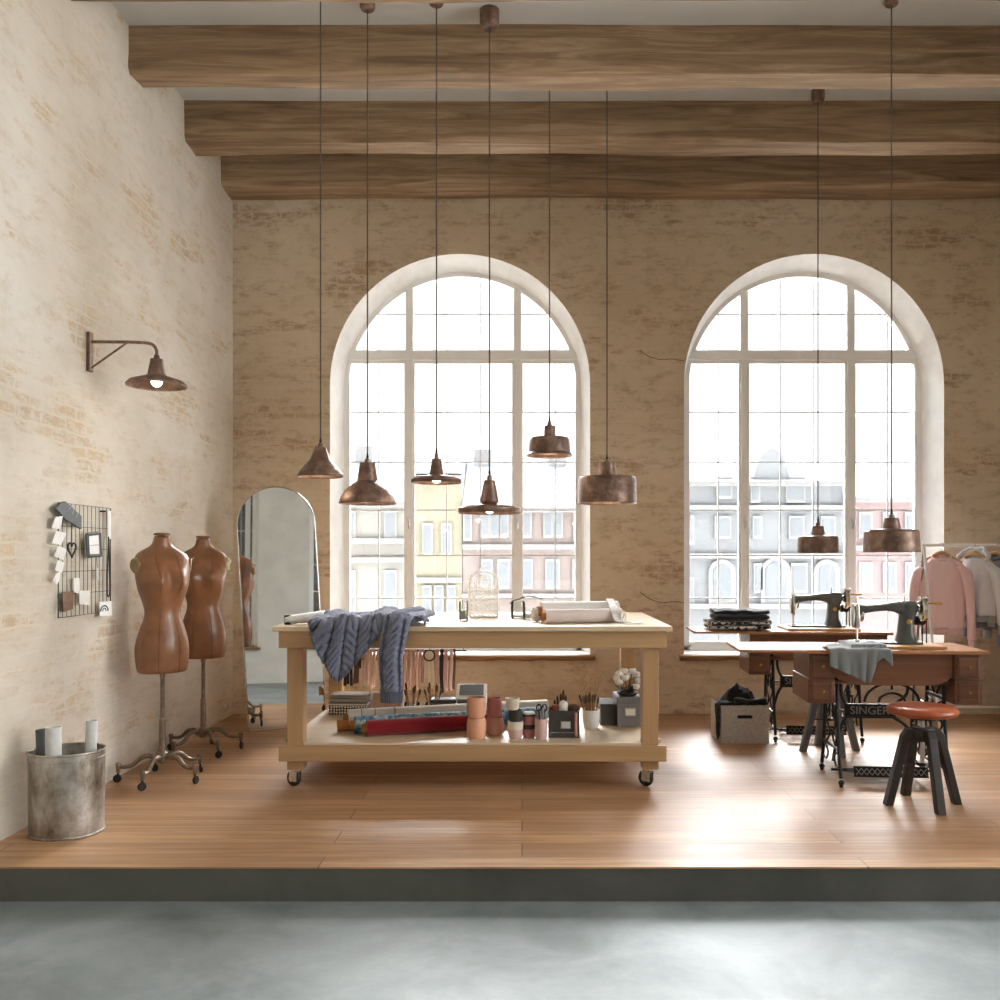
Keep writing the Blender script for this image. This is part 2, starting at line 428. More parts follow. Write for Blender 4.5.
    M['fac_grey'] = fac('facade_grey', (208,212,218)); M['fac_rose'] = fac('facade_rose', (234,208,210)); M['roof'] = fac('roof_slate', (204,208,214)); M['fac_trim'] = fac('facade_trim', (240,240,242))
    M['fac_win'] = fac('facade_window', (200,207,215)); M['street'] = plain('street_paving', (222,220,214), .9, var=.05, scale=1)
mk()
cloth = M['cloth']
# ------------------------------------------------------------------ the room
XL, XR, YB, YF, ZC = -2.379, 4.30, 7.407, -3.2, 4.507
STEP = -.146
def stru(name, mb, mat, parent=None, **kw):
    o = mb.build(name, mat, parent, **kw)
    if parent is None: o['kind'] = 'structure'
    return o

stru('floor', MB().box(XL-.3, XR+.3, 3.763, YB+.02, -.008, 0), M['boards'], smooth=0)
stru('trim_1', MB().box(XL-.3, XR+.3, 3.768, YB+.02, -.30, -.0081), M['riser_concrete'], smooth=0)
stru('floor_lower', MB().box(XL-.3, XR+.3, YF-.3, 3.79, STEP-.05, STEP), M['concrete'], smooth=0)
stru('ceiling', MB().box(XL-.3, XR+.3, YF-.3, YB+.3, ZC, ZC+.2), M['ceiling'], smooth=0)
stru('wall_left', MB().box(XL-.3, XL, YF-.3, YB+.3, -.3, ZC+.02), M['plaster_side'], smooth=0)

def arched_wall(mp, u0, u1, v0, v1, ops, depth, splay, nseg=40):
    """wall sheet with round-arched openings; ops = (centre u, half width, sill v, spring v). Returns wall mesh and reveal mesh"""
    w = MB(); r = MB()
    ops = sorted(ops)
    cuts = [u0]
    for (c, hw, s, k) in ops: cuts += [c-hw, c+hw]
    cuts.append(u1)
    def quad(mb, pts): mb.add([mp(*p) for p in pts], [tuple(range(len(pts)))])
    for side in (0, depth):
        for a, b in zip(cuts[0::2], cuts[1::2]):
            if side == 0: quad(w, [(a,v0,0),(b,v0,0),(b,v1,0),(a,v1,0)])
            else: quad(w, [(a-.0,v0,side),(b,v0,side),(b,v1,side),(a,v1,side)])
        for (c, hw, s, k) in ops:
            h = hw - (splay if side else 0)
            if side:
                quad(w, [(c-hw,v0,side),(c-h,v0,side),(c-h,v1,side),(c-hw,v1,side)]); quad(w, [(c+h,v0,side),(c+hw,v0,side),(c+hw,v1,side),(c+h,v1,side)])
            quad(w, [(c-h,v0,side),(c+h,v0,side),(c+h,s,side),(c-h,s,side)])
            for i in range(nseg):
                a = pi - pi*i/nseg; b = pi - pi*(i+1)/nseg
                p = (c+h*cos(a), k+h*sin(a)); q = (c+h*cos(b), k+h*sin(b))
                quad(w, [(p[0],p[1],side),(q[0],q[1],side),(q[0],v1,side),(p[0],v1,side)])
    for (c, hw, s, k) in ops:
        def outline(h): return [(c-h, s)] + [(c+h*cos(pi-pi*i/nseg), k+h*sin(pi-pi*i/nseg)) for i in range(nseg+1)] + [(c+h, s)]
        A = outline(hw); B = outline(hw-splay)
        for i in range(len(A)-1):
            quad(r, [(*A[i],0),(*A[i+1],0),(*B[i+1],depth),(*B[i],depth)])
        quad(r, [(c-hw,s,0),(c+hw,s,0),(c+hw-splay,s,depth),(c-hw+splay,s,depth)])
    return w, r

WD = .30
BACKWIN = [(-.510, 1.07, .455, 2.716), (2.403, 1.07, .455, 2.716)]
w, r = arched_wall(lambda u, v, d: (u, YB+d, v), XL-.05, XR+.3, -.3, ZC+.02, BACKWIN, WD+.12, .055*1.4)
stru('wall_back', w, M['plaster_back'], smooth=0)
stru('trim_2', r, M['reveal'], smooth=30)
for pts in (((640,350),(648,356),(660,359.5),(672,359),(684,361)), ((640,592),(650,599),(662,602.5),(674,601.5),(684,603))):
    cr = MB().tube(smooth_path([at(x, y, YB-.001) for x, y in pts], 5), [.0035]+[.0028]*19+[.002], 6)
    stru('wall_crack', cr, M['crack_dark'])
# right wall, beyond the frame: its windows light the room and show in the mirror
SIDEWIN = SIDE_OPENINGS
w, r = arched_wall(lambda u, v, d: (XR+d, u, v), YF-.05, YB+.3, -.3, ZC+.02, SIDEWIN, WD+.12, .06)
stru('wall_right', w, M['plaster_side'], smooth=0)
stru('trim_3', r, M['reveal'], smooth=30)

w, r = arched_wall(lambda u, v, d: (u, YF-d, v), XL-.05, XR+.3, -.3, ZC+.02, FRONT_OPENINGS, WD+.12, .06)
stru('wall_front', w, M['plaster_side2'], smooth=0)
stru('trim_8', r, M['reveal'], smooth=30)

# ---- ceiling beams, hand-hewn
def beam(y0, y1, seed, zb=4.229):
    rnd = random.Random(seed); ph = [rnd.uniform(0, 6.3) for _ in range(8)]
    n = 60; x0, x1 = XL-.08, XR+.08; ring = []
    prof = [(0,0),(.012,-.012),(.5,-.02),(.988,-.012),(1,0)]
    vs = []; fs = []
    def wob(x, k): return .010*sin(x*1.3+ph[k])+.006*sin(x*3.7+ph[k+1])+.004*noise.noise((x*6, k*3.1, seed))
    for i in range(n+1):
        x = x0+(x1-x0)*i/n
        sec = [(y0+wob(x,0)*.6, ZC+.01), (y0+wob(x,1)*.6, zb+.12), (y0+wob(x,2)*.6, zb+.03), (y0+.022, zb+wob(x,3)*.8), ((y0+y1)/2, zb-.002+wob(x,4)*.8), (y1-.02, zb+wob(x,5)*.8), (y1, zb+.03), (y1, ZC+.01)]
        for (y, z) in sec: vs.append((x, y, z))
    m = 8
    for i in range(n):
        for j in range(m-1): fs.append((i*m+j, (i+1)*m+j, (i+1)*m+j+1, i*m+j+1))
    fs.append(tuple(range(m))); fs.append(tuple(n*m+j for j in range(m)))
    return MB().add(vs, fs)
for i, (a, b) in enumerate(((2.72,2.96),(3.62,3.86),(4.53,4.77),(5.435,5.665),(6.342,6.588),(7.115,7.40))):
    stru('ceiling_beam', beam(a, b, i+3), M['beam'], smooth=50)

# ---- windows
def make_window(name, c, hw, sill, spring, mull, right=False, Yw=YB+WD, tr=3.015, mp=None, zbars=(3.375,2.534,2.105,1.694,1.305,.94)):
    """white timber window: arched frame, two posts, a transom, glazing bars, and a pane in every field"""
    mp = mp or (lambda u, v, d: Vector((u, Yw+d, v)))
    root = bpy.data.objects.new(name, None); COL.objects.link(root); root['kind'] = 'structure'
    h = hw - .055
    def prismbox(mb, a, b, v0, v1, d0, d1):
        vs = [mp(*p) for p in ((a,v0,d0),(b,v0,d0),(b,v0,d1),(a,v0,d1),(a,v1,d0),(b,v1,d0),(b,v1,d1),(a,v1,d1))]
        mb.add(vs, [(0,3,2,1),(4,5,6,7),(0,1,5,4),(1,2,6,5),(2,3,7,6),(3,0,4,7)])
    def arch_z(x, rad): return spring + sqrt(max(0, rad*rad-(x-c)**2))
    # frame ring
    n = 48; fr = MB(); ho, hi = h+.012, h-.036
    def outl(k): return [(c-k, sill)] + [(c+k*cos(pi-pi*i/n), spring+k*sin(pi-pi*i/n)) for i in range(n+1)] + [(c+k, sill)]
    A, B = outl(ho), outl(hi); L_ = len(A); vs = []
    for d, O in ((0,A),(0,B),(.07,B),(.07,A)): vs += [mp(p[0],p[1],d) for p in O]
    fs = []
    for i in range(L_-1):
        for k in range(4):
            k2 = (k+1) % 4
            fs.append((k*L_+i, k*L_+i+1, k2*L_+i+1, k2*L_+i))
    fr.add(vs, fs); prismbox(fr, c-ho, c+ho, sill-.005, sill+.07, 0, .07)
    fr.build('frame', M['paint'], root, smooth=35)
    ma, mb_ = c+mull[0], c+mull[1]
    po = MB()
    for m in (ma, mb_): prismbox(po, m-.033, m+.033, sill+.05, arch_z(m, hi)+.01, -.012, .06)
    po.build('post', M['paint'], root, smooth=0, bevel=.006)
    tm = MB(); prismbox(tm, c-hi-.01, c+hi+.01, tr-.036, tr+.036, -.016, .06); prismbox(tm, c-hi, c+hi, tr+.036, tr+.05, -.004, .05)
    tm.build('transom', M['paint'], root, smooth=0, bevel=.006)
    # sash stiles around the three lower fields
    fields = [(c-hi, ma-.033), (ma+.033, mb_-.033), (mb_+.033, c+hi)]
    for k, (a, b) in enumerate(fields):
        s = MB(); z0, z1 = sill+.065, tr-.036
        t_ = .013
        if spring < z1 and k != 1:
            pass
        prismbox(s, a, a+t_, z0, z1, .004, .05); prismbox(s, b-t_, b, z0, z1, .004, .05)
        prismbox(s, a+t_, b-t_, z0, z0+.05, .004, .05); prismbox(s, a+t_, b-t_, z1-.03, z1, .004, .05)
        s.build('sash', M['paint'], root, smooth=0, bevel=.004)
    # glazing bars
    for z in zbars:
        if z > tr:
            half = sqrt(max(0, hi*hi-(z-spring)**2)); a, b = c-half, c+half
        else: a, b = c-hi, c+hi
        g = MB(); prismbox(g, a, b, z-.005, z+.005, .018, .038); g.build('glazing_bar', M['bar'], root, smooth=0)
    w3 = (fields[1][1]-fields[1][0])/3
    for x in (fields[0][0]+.26, fields[1][0]+w3, fields[1][0]+2*w3, fields[2][0]+.29):
        g = MB(); prismbox(g, x-.004, x+.004, sill+.06, arch_z(x, hi), .02, .036); g.build('glazing_bar', M['bar'], root, smooth=0)
    # panes: three tall ones below the transom, three arched ones above it
    for (a, b) in fields:
        p = MB(); prismbox(p, a+.01, b-.01, sill+.07, tr-.02, .026, .030); p.build('pane', M['pane'], root, smooth=0)
        N_ = 14; us = [a+.0+(b-a)*i/N_ for i in range(N_+1)]; vs = []
        for d in (.026, .030):
            vs += [mp(u, tr+.02, d) for u in us] + [mp(u, max(tr+.021, arch_z(u, hi)), d) for u in us]
        m_ = N_+1; fs = []
        for i in range(N_):
            fs.append((i, i+1, m_+i+1, m_+i)); o = 2*m_; fs.append((o+i+1, o+i, o+m_+i, o+m_+i+1))
        MB().add(vs, fs).build('pane', M['pane'], root, smooth=0, recalc=False)
    # handles
    for m in ((ma+.0, mb_)):
        hd = MB(); p = [mp(m, 1.62, -.012), mp(m, 1.62, -.04), mp(m, 1.53, -.045)]
        hd.tube(p, .008, 8); hd.build('handle', M['chrome'], root)
    return root
make_window('window_1', *BACKWIN[0], (-.454, .471))
make_window('window_2', *BACKWIN[1], (-.50, .412))
for i, (c, hw, s, k) in enumerate(SIDEWIN):
    make_window('window_%d' % (i+3), c, hw, s, k, (-.32*hw*1.4, .32*hw*1.4), mp=lambda u, v, d: Vector((XR+WD+d, u, v)), tr=k+.28, zbars=(k+.7, k-.2, k-.65, k-1.1, k-1.55))

for i, (c, hw, s, k) in enumerate(FRONT_OPENINGS):
    make_window('window_%d' % (i+5), c, hw, s, k, (-.32*hw*1.4, .32*hw*1.4), mp=lambda u, v, d: Vector((u, YF-WD-d, v)), tr=k+.02, zbars=(k-.5, k-1.0, k-1.5))

def sill(name, x0, x1, seed, mp=None):
    rnd = random.Random(seed); n = 50; vs = []; fs = []
    mp = mp or (lambda x, y, z: (x, YB+y, z))
    for i in range(n+1):
        x = x0+(x1-x0)*i/n
        e = -.075+.012*noise.noise((x*5, seed, 0))+.006*noise.noise((x*17, seed, 3)); z = .012*noise.noise((x*9, seed, 7))
        for (y, zz) in ((WD, .492), (e+.012, .492), (e, .484), (e+.006, .462+z), (e+.03, .446+z), (-.001, .444), (-.001, .456), (WD, .456)):
            vs.append(mp(x, y, zz))
    m = 8
    for i in range(n):
        for j in range(m): fs.append((i*m+j, (i+1)*m+j, (i+1)*m+(j+1) % m, i*m+(j+1) % m))
    fs.append(tuple(range(m))); fs.append(tuple(n*m+j for j in range(m)))
    return MB().add(vs, fs)
for nm, c, sd in (('trim_4', -.510, 1), ('trim_5', 2.403, 2)):
    # plastered ledge inside the opening, rough-edged board below its front
    led = MB().box(c-1.068, c+1.068, YB-.02, YB+WD+.02, .453, .494)
    stru(nm, led, M['reveal'], smooth=0)
    stru(nm.replace('4', '6').replace('5', '7'), sill('s', c-1.11, c+1.11, sd), M['live_edge'], smooth=40)
for k, (c, hw, s, kk) in enumerate(FRONT_OPENINGS):
    stru('trim_%d' % (9+k), sill('s', c-hw-.05, c+hw+.05, 9+k, lambda x, y, z: (x, YF-y, z)), M['live_edge'], smooth=40)
for k, (c, hw, s, kk) in enumerate(SIDEWIN):
    stru('trim_%d' % (11+k), sill('s', c-hw-.05, c+hw+.05, 5+k, lambda x, y, z: (XR+y, x, z)), M['live_edge'], smooth=40)

# ------------------------------------------------------------------ outside
def building(label, x0, x1, Y, top, wall, wins=(), roof=None, arches=(), bands=(), cat='building', depth=6, z0=-5, gable=None, chim=()):
    root = thing('building', label, cat, ((x0+x1)/2, Y, z0), 0, 'buildings across the street')
    cx = (x0+x1)/2
    MB().box(x0-cx, x1-cx, 0, depth, 0, top-z0).build('wall', wall, root, smooth=0)
    for (a, b, c, d) in wins:
        fr = MB().box(a-cx-.06, b-cx+.06, -.08, .02, c-z0-.10, d-z0+.10).build('window', M['fac_trim'], root, smooth=0)
        p = MB().box(a-cx, b-cx, -.10, -.07, c-z0, d-z0).build('pane', M['fac_win'], fr, smooth=0)
    for (a, b, c, d) in arches:
        def arch(k, y0, y1):
            r_ = (b-a)/2+k; n = 14; mid = (a+b)/2-cx
            poly = [(mid-r_, c-z0-k)]+[(mid+r_*cos(pi-pi*i/n), d-z0-r_+k+r_*sin(pi-pi*i/n)) for i in range(n+1)]+[(mid+r_, c-z0-k)]
            return MB().prism(poly, 0, y1-y0, Matrix.Translation((0, y1, 0)) @ Matrix.Rotation(pi/2, 4, 'X'))
        fr = arch(.16, -.10, 0).build('window', M['fac_trim'], root, smooth=0)
        arch(0, -.13, -.09).build('pane', M['fac_win'], fr, smooth=0)
    for z in bands:
        MB().box(x0-cx, x1-cx, -.18, .1, z-z0-.08, z-z0+.08).build('cornice', M['fac_trim'], root, smooth=0)
    if roof:
        h, mat = roof
        vs = [(x0-cx-.005,-.35,top-z0),(x1-cx+.005,-.35,top-z0),(x1-cx+.005,depth+.3,top-z0),(x0-cx-.005,depth+.3,top-z0),(x0-cx+.02,depth*.45,top-z0+h),(x1-cx-.02,depth*.45,top-z0+h)]
        rf = MB().add(vs, [(0,3,2,1),(0,1,5,4),(1,2,5),(2,3,4,5),(3,0,4)]).build('roof', mat, root, smooth=0)
        for (a, hh) in chim:
            MB().box(a-cx-.3, a-cx+.3, depth*.35, depth*.5, top-z0+h*.5, top-z0+h+hh).build('chimney', M['fac_trim'], rf, smooth=0)
    if gable:
        a, b, h = gable; mid = (a+b)/2-cx
        g = MB().prism([(a-cx, top-z0), (b-cx, top-z0), (b-cx-.1, top-z0+h*.35), (mid+.35, top-z0+h*.8), (mid, top-z0+h), (mid-.35, top-z0+h*.8), (a-cx+.1, top-z0+h*.35)], 0, 1.0, Matrix.Translation((0, .9, 0)) @ Matrix.Rotation(pi/2, 4, 'X'))
        g.build('gable', wall, root, smooth=0)
    return root
YO = 30.0
def ox(px): return (px-VX)/30.0
def oz(py): return EYE+(VY-py)/30.0
def rects(l): return [(ox(a), ox(b), oz(d), oz(c)) for (a,c,b,d) in l]
stru('ground_outside', MB().box(-40, 40, YB+1.2, 70, -5.3, -5), M['street'], smooth=0)
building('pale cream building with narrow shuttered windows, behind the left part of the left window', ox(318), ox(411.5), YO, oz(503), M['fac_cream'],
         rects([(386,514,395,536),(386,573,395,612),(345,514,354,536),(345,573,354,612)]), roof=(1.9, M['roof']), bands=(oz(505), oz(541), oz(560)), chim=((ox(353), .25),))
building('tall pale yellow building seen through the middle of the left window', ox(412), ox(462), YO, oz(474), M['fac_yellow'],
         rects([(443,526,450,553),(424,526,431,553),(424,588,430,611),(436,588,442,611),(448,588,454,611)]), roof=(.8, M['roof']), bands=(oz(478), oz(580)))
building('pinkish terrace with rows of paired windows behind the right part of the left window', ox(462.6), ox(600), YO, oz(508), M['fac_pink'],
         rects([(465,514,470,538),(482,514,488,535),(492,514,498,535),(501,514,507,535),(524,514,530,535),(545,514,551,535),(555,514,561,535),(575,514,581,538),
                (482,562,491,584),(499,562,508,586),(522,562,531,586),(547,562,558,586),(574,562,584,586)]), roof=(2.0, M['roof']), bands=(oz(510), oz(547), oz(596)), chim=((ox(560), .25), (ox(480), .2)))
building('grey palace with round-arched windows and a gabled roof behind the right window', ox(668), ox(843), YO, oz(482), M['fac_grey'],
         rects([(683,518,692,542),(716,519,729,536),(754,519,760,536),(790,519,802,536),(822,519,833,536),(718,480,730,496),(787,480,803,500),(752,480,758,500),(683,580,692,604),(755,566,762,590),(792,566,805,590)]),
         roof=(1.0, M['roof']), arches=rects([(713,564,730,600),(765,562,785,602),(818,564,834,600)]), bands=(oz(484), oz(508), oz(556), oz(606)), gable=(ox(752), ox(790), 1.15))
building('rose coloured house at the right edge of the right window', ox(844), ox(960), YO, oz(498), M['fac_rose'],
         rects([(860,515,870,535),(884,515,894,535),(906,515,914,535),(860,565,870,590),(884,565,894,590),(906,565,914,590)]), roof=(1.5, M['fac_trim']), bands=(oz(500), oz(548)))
# ------------------------------------------------------------------ pendant lamps
def pendant(px, by, Y, prof_px, label, ctop, canopy=None, lit=True, yshade=None):
    s = FOC/Y; k = 1/s
    b = at(px, by, Y)
    root = thing('pendant_lamp', label, 'lamp', b, 0, 'pendant lamps hanging from the ceiling')
    prof = [(r*k, z*k) for r, z in prof_px]
    sh = MB().lathe(prof, 40).build('lamp_shade', M['copper'], root, smooth=30, solid=.0035)
    flat = prof_px[2][1] < 8 and len([1 for r, z in prof_px if z > 12 and r > 12]) == 0
    bz = 0 if flat else .035
    top = prof[-1][1]
    MB().lathe([(0,top-.012),(.007,top-.012),(.007,top+.012),(.004,top+.03),(0,top+.03)], 12).build('socket_cap', M['iron'], root)
    bb = MB(); rb = min(.035, prof[0][0]*.30); bb.ball((0,0,bz+rb*1.0), rb); bb.lathe([(rb*.5,bz+rb*1.6),(rb*.4,min(top-.02, bz+rb*2.4))], 12)
    bb.build('bulb', M['bulb'], root)
    MB().tube([(0,0,top+.01),(0,0,ZC-b.z+.002)], .0042, 6).build('cord', M['cordm'], root)
    if canopy:
        r_, h_ = canopy
        zc = ZC-b.z
        MB().lathe([(0,zc+.002),(r_,zc+.002),(r_,zc-h_*.75),(r_*.85,zc-h_),(0,zc-h_)], 24).build('canopy', M['copper'], root, smooth=40)
    if lit:
        ld = bpy.data.lights.new('lamp_light', 'POINT'); ld.energy = LAMP_W; ld.color = (1,.82,.6); ld.shadow_soft_size = .03
        lo = bpy.data.objects.new('lamp_light', ld); COL.objects.link(lo); lo.parent = root; lo.location = (0,0,-.012)
    return root
pendant(320.5, 477, 5.10, [(22.5,0),(22.3,2.5),(20,6),(16,11),(12.5,15),(10.5,17),(5.5,30),(2.6,30.5),(2.4,33.5),(1,34)], 'small cone-necked copper pendant hanging left of the left window, in front of the wall', 3)
pendant(367.5, 504, 5.20, [(28.5,0),(28,2.5),(26.5,7),(22,14),(16,19),(12,21.5),(10.3,23),(7.4,41),(3,41.6),(2.6,45),(1,46)], 'bell-shaped copper pendant with a wide dome shade, hanging lowest left above the knitted sweater', 5, (.045,.05))
pendant(436.5, 483, 5.20, [(25,0),(25.3,3.5),(23,5.5),(10,7.5),(8,8.5),(7,10),(4.6,24),(2.2,24.4),(2,29),(1,30)], 'flat disc copper pendant with a glowing bulb, smaller of the two disc lamps', 4, (.04,.025))
pendant(489.5, 513.5, 5.29, [(31.5,0),(31.5,5),(29,7),(10,8.5),(7.5,9.5),(9.3,12),(8.8,15),(5.4,33),(2.6,33.5),(2.2,38),(1,39)], 'widest flat disc copper pendant on a thick ceiling rose, lowest over the table', 10, (.058,.10))
pendant(549.5, 456, 5.95, [(23,0),(23,1.2),(21,3.5),(20.3,15),(18.8,18),(10,19),(5.6,19.5),(5.0,30),(2.4,30.4),(2,34.5),(1,35)], 'small drum copper pendant with flared rim, the highest hung of all the lamps', 91)
pendant(607, 503.5, 5.95, [(29.8,0),(29.5,1),(29,24),(27.5,26.5),(12,27.5),(9.6,28),(8,41),(3,41.5),(2.4,43.5),(1,44)], 'large drum copper pendant hanging right of the left window before the brick pier', 91)
pendant(818, 553, 6.20, [(20.3,0),(20,1),(19.6,14.5),(18.4,16.5),(8,17.3),(6.8,18),(5.2,27),(2.2,27.4),(1.8,30.5),(1,31)], 'smaller drum copper pendant in front of the right window, over the back sewing table', 91, (.045,.08))
pendant(891.5, 552, 5.20, [(27.3,0),(27,1),(26,20),(24.5,22),(10,23),(9,23.5),(6.6,34),(2.8,34.5),(2.2,37.5),(1,38)], 'drum copper pendant over the front sewing machine, the rightmost lamp', 4, (.038,.025))

# ---- wall sconce on the left wall
sc_r = thing('wall_lamp', 'rusty copper swing-arm lamp fixed to the plastered left wall', 'lamp', (XL, 4.93, 2.31))
MB().box(.002, .022, -.022, .022, -.0, .215).build('wall_plate', M['copper'], sc_r, smooth=0, bevel=.003)
arm = smooth_path([(.02,0,.163),(.12,0,.163),(.28,0,.160),(.35,0,.150),(.376,0,.12),(.378,0,.085)], 6)
MB().tube(arm, .009, 10).build('arm', M['copper'], sc_r)
MB().tube([(.02,0,.02),(.215,0,.158)], .006, 8).build('brace', M['copper'], sc_r)
k = 1/182.5
ssh = MB().lathe([(r*k, z*k) for r, z in [(29,0),(29.2,1.5),(26,5),(13,9.5),(9,11),(8.5,13),(6,27),(3,27.5),(2.6,31),(1,31.2)]], 40, T(.378,0,-.08) @ R(0,'Y')).build('lamp_shade', M['copper'], sc_r, solid=.003)
MB().ball((.378,0,-.055), .030).build('bulb', M['bulb'], sc_r)
ld = bpy.data.lights.new('sconce_light', 'POINT'); ld.energy = LAMP_W*.4; ld.color = (1,.84,.64); ld.shadow_soft_size = .03
lo = bpy.data.objects.new('sconce_light', ld); COL.objects.link(lo); lo.parent = sc_r; lo.location = (.378,0,-.11)

# ------------------------------------------------------------------ wire board and what hangs on it (left wall, all depth towards +x)
YA, YZ, Z0, Z1 = 4.575, 5.155, .985, 1.572
bd = thing('wire_grid_board', 'black wire grid memo board hanging on the left wall', 'memo board', (XL, YA, Z0))
wires = MB(); nx, nz = 13, 5
for i in range(nx+1):
    y = (YZ-YA)*i/nx; wires.tube([(.02,y,0),(.02,y,Z1-Z0)], .0016, 6)
wires.build('upright_wires', M['gridwire'], bd)
wires = MB()
for j in range(nz+1):
    z = (Z1-Z0)*j/nz; wires.tube([(.024,0,z),(.024,YZ-YA,z)], .0016, 6)
wires.build('cross_wires', M['gridwire'], bd)
fr = MB().tube([(.022,0,0),(.022,YZ-YA,0),(.022,YZ-YA,Z1-Z0),(.022,0,Z1-Z0)], .0026, 8, closed=True)
fr.build('rim', M['gridwire'], bd)
for y in (.1,.5):
    MB().tube([(0,y,Z1-Z0-.02),(.03,y,Z1-Z0-.02)], .005, 8).build('wall_hook', M['iron'], bd)
def wpt(px, py, d=.034):   # a point in front of the left wall -> (Y, Z)
    s = (VX-px)/(-XL-d)
    return FOC/s, EYE+(VY-py)/s
def card(name, label, cat, pxs, mat, d=.034, th=.003, group=None, curl=.0, extra=None):
    pts = [wpt(*p, d+curl) for p in pxs]
    c = Vector((sum(p[0] for p in pts)/len(pts), sum(p[1] for p in pts)/len(pts)))
    root = thing(name, label, cat, (XL+d, c.x, c.y), 0, group)
    n = len(pts); vs = []
    for dd in (0, th):
        for i, p in enumerate(pts): vs.append((dd+curl*(1 if i in (0,1) else 0), p[0]-c.x, p[1]-c.y))
    fs = [tuple(reversed(range(n))), tuple(range(n,2*n))]+[(i,(i+1) % n,n+(i+1) % n,n+i) for i in range(n)]
    MB().add(vs, fs).build(name if name != 'slate_arrow_tag' else 'tag_board', mat, root, smooth=0)
    if extra: extra(root, [(p[0]-c.x, p[1]-c.y) for p in pts], th)
    return root
def lines(root, pts, th):
    for k in (.30, .5, .7):
        a = Vector(pts[1]).lerp(Vector(pts[4]), k).lerp(Vector(pts[2]).lerp(Vector(pts[3]), k), .25); b = Vector(pts[1]).lerp(Vector(pts[4]), k).lerp(Vector(pts[2]).lerp(Vector(pts[3]), k), .88)
        MB().tube([(th+.001,a.x,a.y),(th+.001,b.x,b.y)], .003, 5).build('chalk_line', M['chalk'], root)
card('slate_arrow_tag', 'dark slate arrow-shaped tag tilted at the top left corner of the memo board', 'sign', [(54,509),(58,503.5),(63,501.5),(79,516),(79,529),(63,519)], M['slate'], d=.034, th=.014, extra=lines)
gar = [((55,517),(62.5,516),(63,529),(55,528)), ((56,531),(66,533),(64,545),(55,543)), ((58,546),(66,549),(67,560),(57,556)), ((57.5,560),(64,563),(65,573),(58,570)), ((56,574),(60,571),(63,579),(60,585),(56,580))]
words = ['topmost', 'second from the top', 'middle', 'second from the bottom', 'lowest']
for q, wd in zip(gar, words):
    card('paper_note', 'torn white paper note, %s down the left edge of the memo board' % wd, 'note', q, M['paper'], d=.028, curl=.018, group='paper notes down the edge of the memo board')
def frm(root, pts, th):
    n = 4; a = [Vector(p) for p in pts]; c = sum(a, Vector((0,0)))/4
    o = MB()
    for i in range(4):
        p, q = a[i], a[(i+1) % 4]; o.tube([(th,p.x,p.y),(th,q.x,q.y)], .010, 4)
    o.build('frame', M['slate'], root, smooth=0)
    for z in (.3,):
        p = a[0].lerp(a[3], .52); q = a[1].lerp(a[2], .52); p = p.lerp(c,.2); q = q.lerp(c,.2)
        MB().tube([(th+.001,p.x,p.y),(th+.001,q.x,q.y)], .003, 4).build('fold', M['paper2'], root)
card('picture_frame', 'small black-framed white print in the middle of the memo board', 'picture', [(84.5,534.5),(97,533),(98,555.5),(85.5,556)], M['paper'], d=.030, th=.014, extra=frm)
hy, hz = wpt(72.3, 549); hrt = thing('wire_heart', 'black wire heart hanging on the memo board beside the paper notes', 'ornament', (XL+.032, hy, hz))
hp = [(.0, .042*(16*sin(t)**3)/16, .034*(13*cos(t)-5*cos(2*t)-2*cos(3*t)-cos(4*t))/13) for t in [2*pi*i/36 for i in range(36)]]
MB().tube(hp, .005, 6, closed=True).build('heart_wire', M['ink'], hrt)
MB().tube([(0,0,.02),(0,0,.14)], .0018, 5).build('hanging_wire', M['ink'], hrt)
card('paper_card', 'tall blank white card tucked in the lower middle of the memo board', 'card', [(73.5,578),(79,578),(79.5,594),(73.5,592)], M['paper'], d=.028)
card('paper_card', 'square white card overlapping the tall one low on the memo board', 'card', [(79,590.5),(89.5,590.5),(89,605),(79,604)], M['paper'], d=.032)
card('photo_print', 'brownish photo print pinned at the lower left of the memo board', 'photo', [(62,592),(73,591),(72.5,609),(63,612)], M['brownpaper'], d=.028)
def emblem(root, pts, th):
    c = sum((Vector(p) for p in pts), Vector((0,0)))/4
    MB().tube([(th+.001, c.x+.045*cos(t)-.02, c.y+.03*sin(t)-.012) for t in [pi*i/8 for i in range(9)]], .004, 5).build('printed_arch', M['ink'], root)
    MB().tube([(th+.001, c.x+.02*cos(t)-.02, c.y+.016*sin(t)-.012) for t in [pi*i/8 for i in range(9)]], .003, 5).build('printed_arch', M['ink'], root)
card('paper_card', 'white card with a dark printed arch at the bottom right corner of the memo board', 'card', [(98.5,602),(111,601),(111.5,615.5),(99.5,616)], M['paper'], d=.029, extra=emblem)
card('paper_strip', 'narrow white paper strip at the top right edge of the memo board', 'paper', [(107.5,511),(110.5,511),(110.5,539),(108,539)], M['paper'], d=.028)
ly, lz = wpt(109, 565); lan = thing('lanyard', 'black looped cord hanging on the right edge of the memo board', 'cord', (XL+.032, ly, lz))
MB().tube(smooth_path([(0,0,.16),(0,-.012,.02),(0,-.02,-.14),(0,-.004,-.18),(0,.016,-.14),(0,.008,.02),(0,0,.16)], 5), .004, 6).build('loop', M['ink'], lan)
cy, cz = wpt(98, 574); ch = thing('paper_tag', 'small white paper tag dangling on a thread in the lower memo board', 'tag', (XL+.030, cy, cz))
MB().box(0,.003,-.014,.014,-.03,.035).build('tag_card', M['paper2'], ch, smooth=0); MB().tube([(0,0,.03),(-.005,0,.11)], .0015, 5).build('thread', M['ink'], ch)

